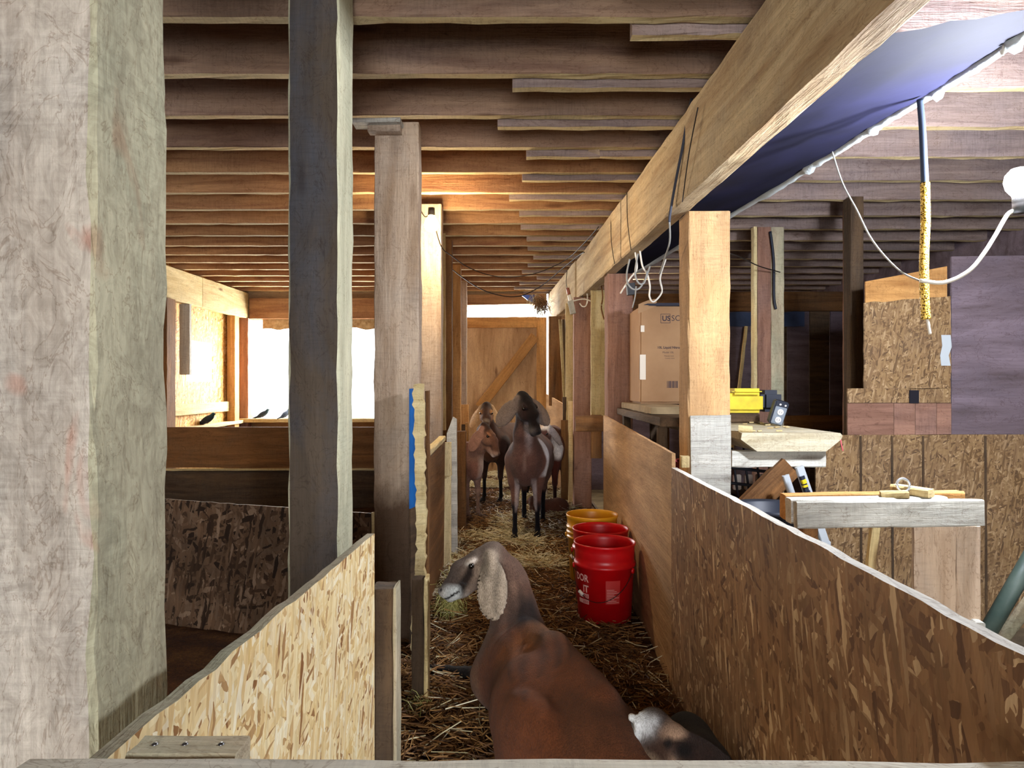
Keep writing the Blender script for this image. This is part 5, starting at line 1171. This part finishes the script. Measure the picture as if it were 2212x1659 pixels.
# far right walls of the right bay
b = vpanel('osb_wall', 1.745, 4.0, XR, 4.0, ZR, Z(940, 4.0), Z(934, 4.0), .012, MOT); tag(b, 'low tan OSB wall across the right bay', 'partition'); OW = b
for i, px in enumerate((1862, 1930, 1997, 2132)):
    s_ = timber('seam_batten', (X(px, 3.98), 3.985, ZR), (X(px-2, 3.98), 3.985, Z(942, 3.985)), .012, .006, MW['darkw'], parent=OW)
b = vpanel('osb_sheet', X(1865, 4), 4.0, X(2051, 4), 4.0, Z(839, 4), Z(655, 4.0), Z(640, 4.0), .012, MOT, rough=.01); tag(b, 'upper OSB panel behind the fly strip', 'partition')
b = vpanel('brown_sheet', X(1870, 4), 4.012, X(2046, 4), 4.012, Z(700, 4), Z(608, 4), Z(575, 4), .012, MW['gold']); tag(b, 'brown board above the upper OSB panel', 'board')
b = vpanel('osb_strip', X(1829, 4), 4.0, X(2051, 4), 4.0, Z(870, 4), Z(839, 4), Z(839, 4), .012, MOT); tag(b, 'narrow OSB strip with a dark square notch', 'board')
for i, (a, c_) in enumerate(((1829, 1928), (1929, 1974), (1975, 2020), (2021, 2052))):
    b = vpanel('short_plank', X(a, 4), 4.0, X(c_, 4), 4.0, Z(939, 4), Z(871, 4), Z(871, 4), .012, MW['pink']); tag(b, 'short purplish plank below the narrow OSB strip, %s from the workbench side' % ORD[i], 'board', 'short planks below the OSB strip')
b = fill_box('notch_hole', X(1961, 4), X(1981, 4), 3.98, 3.992, Z(871, 4), Z(843, 4), plain('dark_notch', '#15121c', .9), None, .001); tag(b, 'small dark square notch in the OSB strip', 'notch')
b = vpanel('purple_sheet', X(2052, 4), 4.0, XR, 4.0, Z(938, 4), Z(555, 4), Z(548, 4), .015, MW['plyd']); tag(b, 'large purplish haze-tinted plywood panel at the right edge', 'partition')
b = vpanel('torn_paper', X(2030, 4), 3.987, X(2050, 4), 3.987, Z(790, 4), Z(724, 4), Z(724, 4), .002, plain('grey_paper', '#b4bcc0', .8), rough=.02); tag(b, 'torn grey paper beside the purplish panel', 'paper')
PO('support_post', 1838, 1866, 4.35, 4.45, ZR, 2.325, MW['darkw'], 'dark post left of the upper OSB panel')
PO('support_post', 1829, 1838, 4.6, 4.66, ZR, 2.325, MW['pink'], 'narrow brown post beside the dark post left of the OSB panel')
PO('support_post', 1637, 1666, 5.2, 5.33, ZR, 2.325, MW['pink'], 'brown post in the right bay behind the power tool')
PO('support_post', 1666, 1694, 5.2, 5.36, ZR, 2.325, MW['postn'], 'bluish grey post paired with the brown one')
PO('pale_batten', 1629, 1636, 5.18, 5.25, BZ, 2.325, MW['pine'], 'thin pale batten nailed to the brown post in the right bay', 'batten')
# dark plank wall further back
bx_ = [1577, 1640, 1700, 1748, 1792, 1836]
for i in range(5):
    b = vpanel('wall_plank', X(bx_[i], 7.2)-.3*(i == 0), 7.2, X(bx_[i+1], 7.2)-.01, 7.2, ZR, Z(672, 7.2), Z(672, 7.2), .02, MW['darkw'] if i % 2 else MW['plyd']); tag(b, 'dark upright plank of the back partition in the right bay, %s from the workbench side' % ORD[i], 'board', 'dark planks in the right bay')
b = timber('low_rail', (X(1570, 7.1), 7.155, Z(915, 7.1)), (X(1835, 7.1), 7.155, Z(913, 7.1)), .05, .15, MW['brown'], ref=(0, 0, 1)); tag(b, 'orange brown rail across the foot of the dark planks', 'rail')
b = timber('upper_rail', (X(1560, 7.1), 7.155, Z(650, 7.1)), (X(1835, 7.1), 7.155, Z(650, 7.1)), .05, .20, MW['brown'], ref=(0, 0, 1)); tag(b, 'brown header board above the dark planks', 'board')
b = vpanel('tarp_strip', X(1560, 7.05), 7.13, X(1745, 7.05), 7.13, Z(704, 7.05), Z(674, 7.05), Z(672, 7.05), .004, plain('blue_grey_tarp', '#3a4a6a', .4, c2='#22304a', ns=4, bump=.5), rough=.012); tag(b, 'strip of blue grey tarp under the brown header', 'tarp')
b = timber('slanted_stick', P(1566, 1100, 6.9), P(1612, 705, 7.05), .03, .03, MW['pine']); tag(b, 'thin pale stick leaning behind the power tool', 'stick')
o = tube('sagging_wire', [Vector((1.018, 3.35, 1.79)), P(1600, 556, 4.2), P(1640, 575, 4.9), P(1685, 588, 5.1)], .004, wire); tag(o, 'thin dark wire crossing to the brown post in the right bay', 'wire')
o = tube('post_strap', [P(1664, 500, 5.17), P(1671, 560, 5.17), P(1672, 640, 5.17), P(1676, 668, 5.17)], .010, BLK); tag(o, 'dark strap hanging between the paired posts', 'strap')
# green gate leaning at the right edge
gg = empty('green_tube_gate', (2.2, 3.0, ZR), 'dark green metal tube leaning at the lower right', 'pipe')
grn = plain('dark_green_paint', '#3a4a44', .5, c2='#4d5a52', ns=6)
tube('tube', [P(2122, 1385, 3.05), P(2250, 1165, 3.0)], .035, grn, parent=gg, sides=12, sub=2)
tube('tube', [P(2160, 1385, 3.25), P(2270, 1240, 3.2)], .03, MW['postn'], parent=gg, sides=12, sub=2)
o = tube('garden_hose', [(2.0, 2.9, ZR+.02), (2.15, 2.8, ZR+.03), (2.3, 2.85, ZR+.04), (2.45, 2.78, ZR+.03), (2.6, 2.9, ZR+.02)], .018, plain('green_hose', '#2c5a34', .4)); tag(o, 'green garden hose lying on the floor at the lower right', 'hose')
# birds on the sill
def bird(c, yaw, s, label):
    B = Body(); B.el((0, 0, .05), (.07, .032, .035), '#2a3444', .03, rotm(0, R(30))); B.rc((.045, 0, .08), (.06, 0, .105), .02, .018, '#26404a', .02)
    B.rc((.075, 0, .107), (.095, 0, .102), .007, .003, '#4a4a4a', .008); B.rc((-.05, 0, .02), (-.13, 0, -.005), .018, .008, '#222a38', .02)
    for y in (-.012, .012): B.rc((.0, y, .02), (.005, y, .0), .004, .003, '#6a4a44', .004)
    make_animal('bird', B, .006, c, yaw, label, 'bird', 'birds on the sill', None, (), s)
bird((-3.52, 8.02, .682), R(0), 1.15, 'dark bird perched below the small square hole')
bird((X(563, 9.0), 9.08, .706), R(10), 1.0, 'dark bird perched at the left end of the bright window')
bird((X(612, 9.0), 9.08, .706), R(60), 1.0, 'greenish bird perched next to the dark post on the bright window sill')
o = tuft('blue_bag_straw', P(1150, 640, 8.0), (.04, .05, .03), 60, MS2, 12, 'wisps of straw around the blue bag')
o = slab('blue_bag', [P(1126, 637, 8.0), P(1155, 637, 8.0), P(1152, 652, 8.0), P(1140, 648, 8.0)], .05, plain('blue_plastic_bag', '#2a4fb0', .4)); tag(o, 'scrap of blue plastic bag in the straw nest', 'plastic bag')
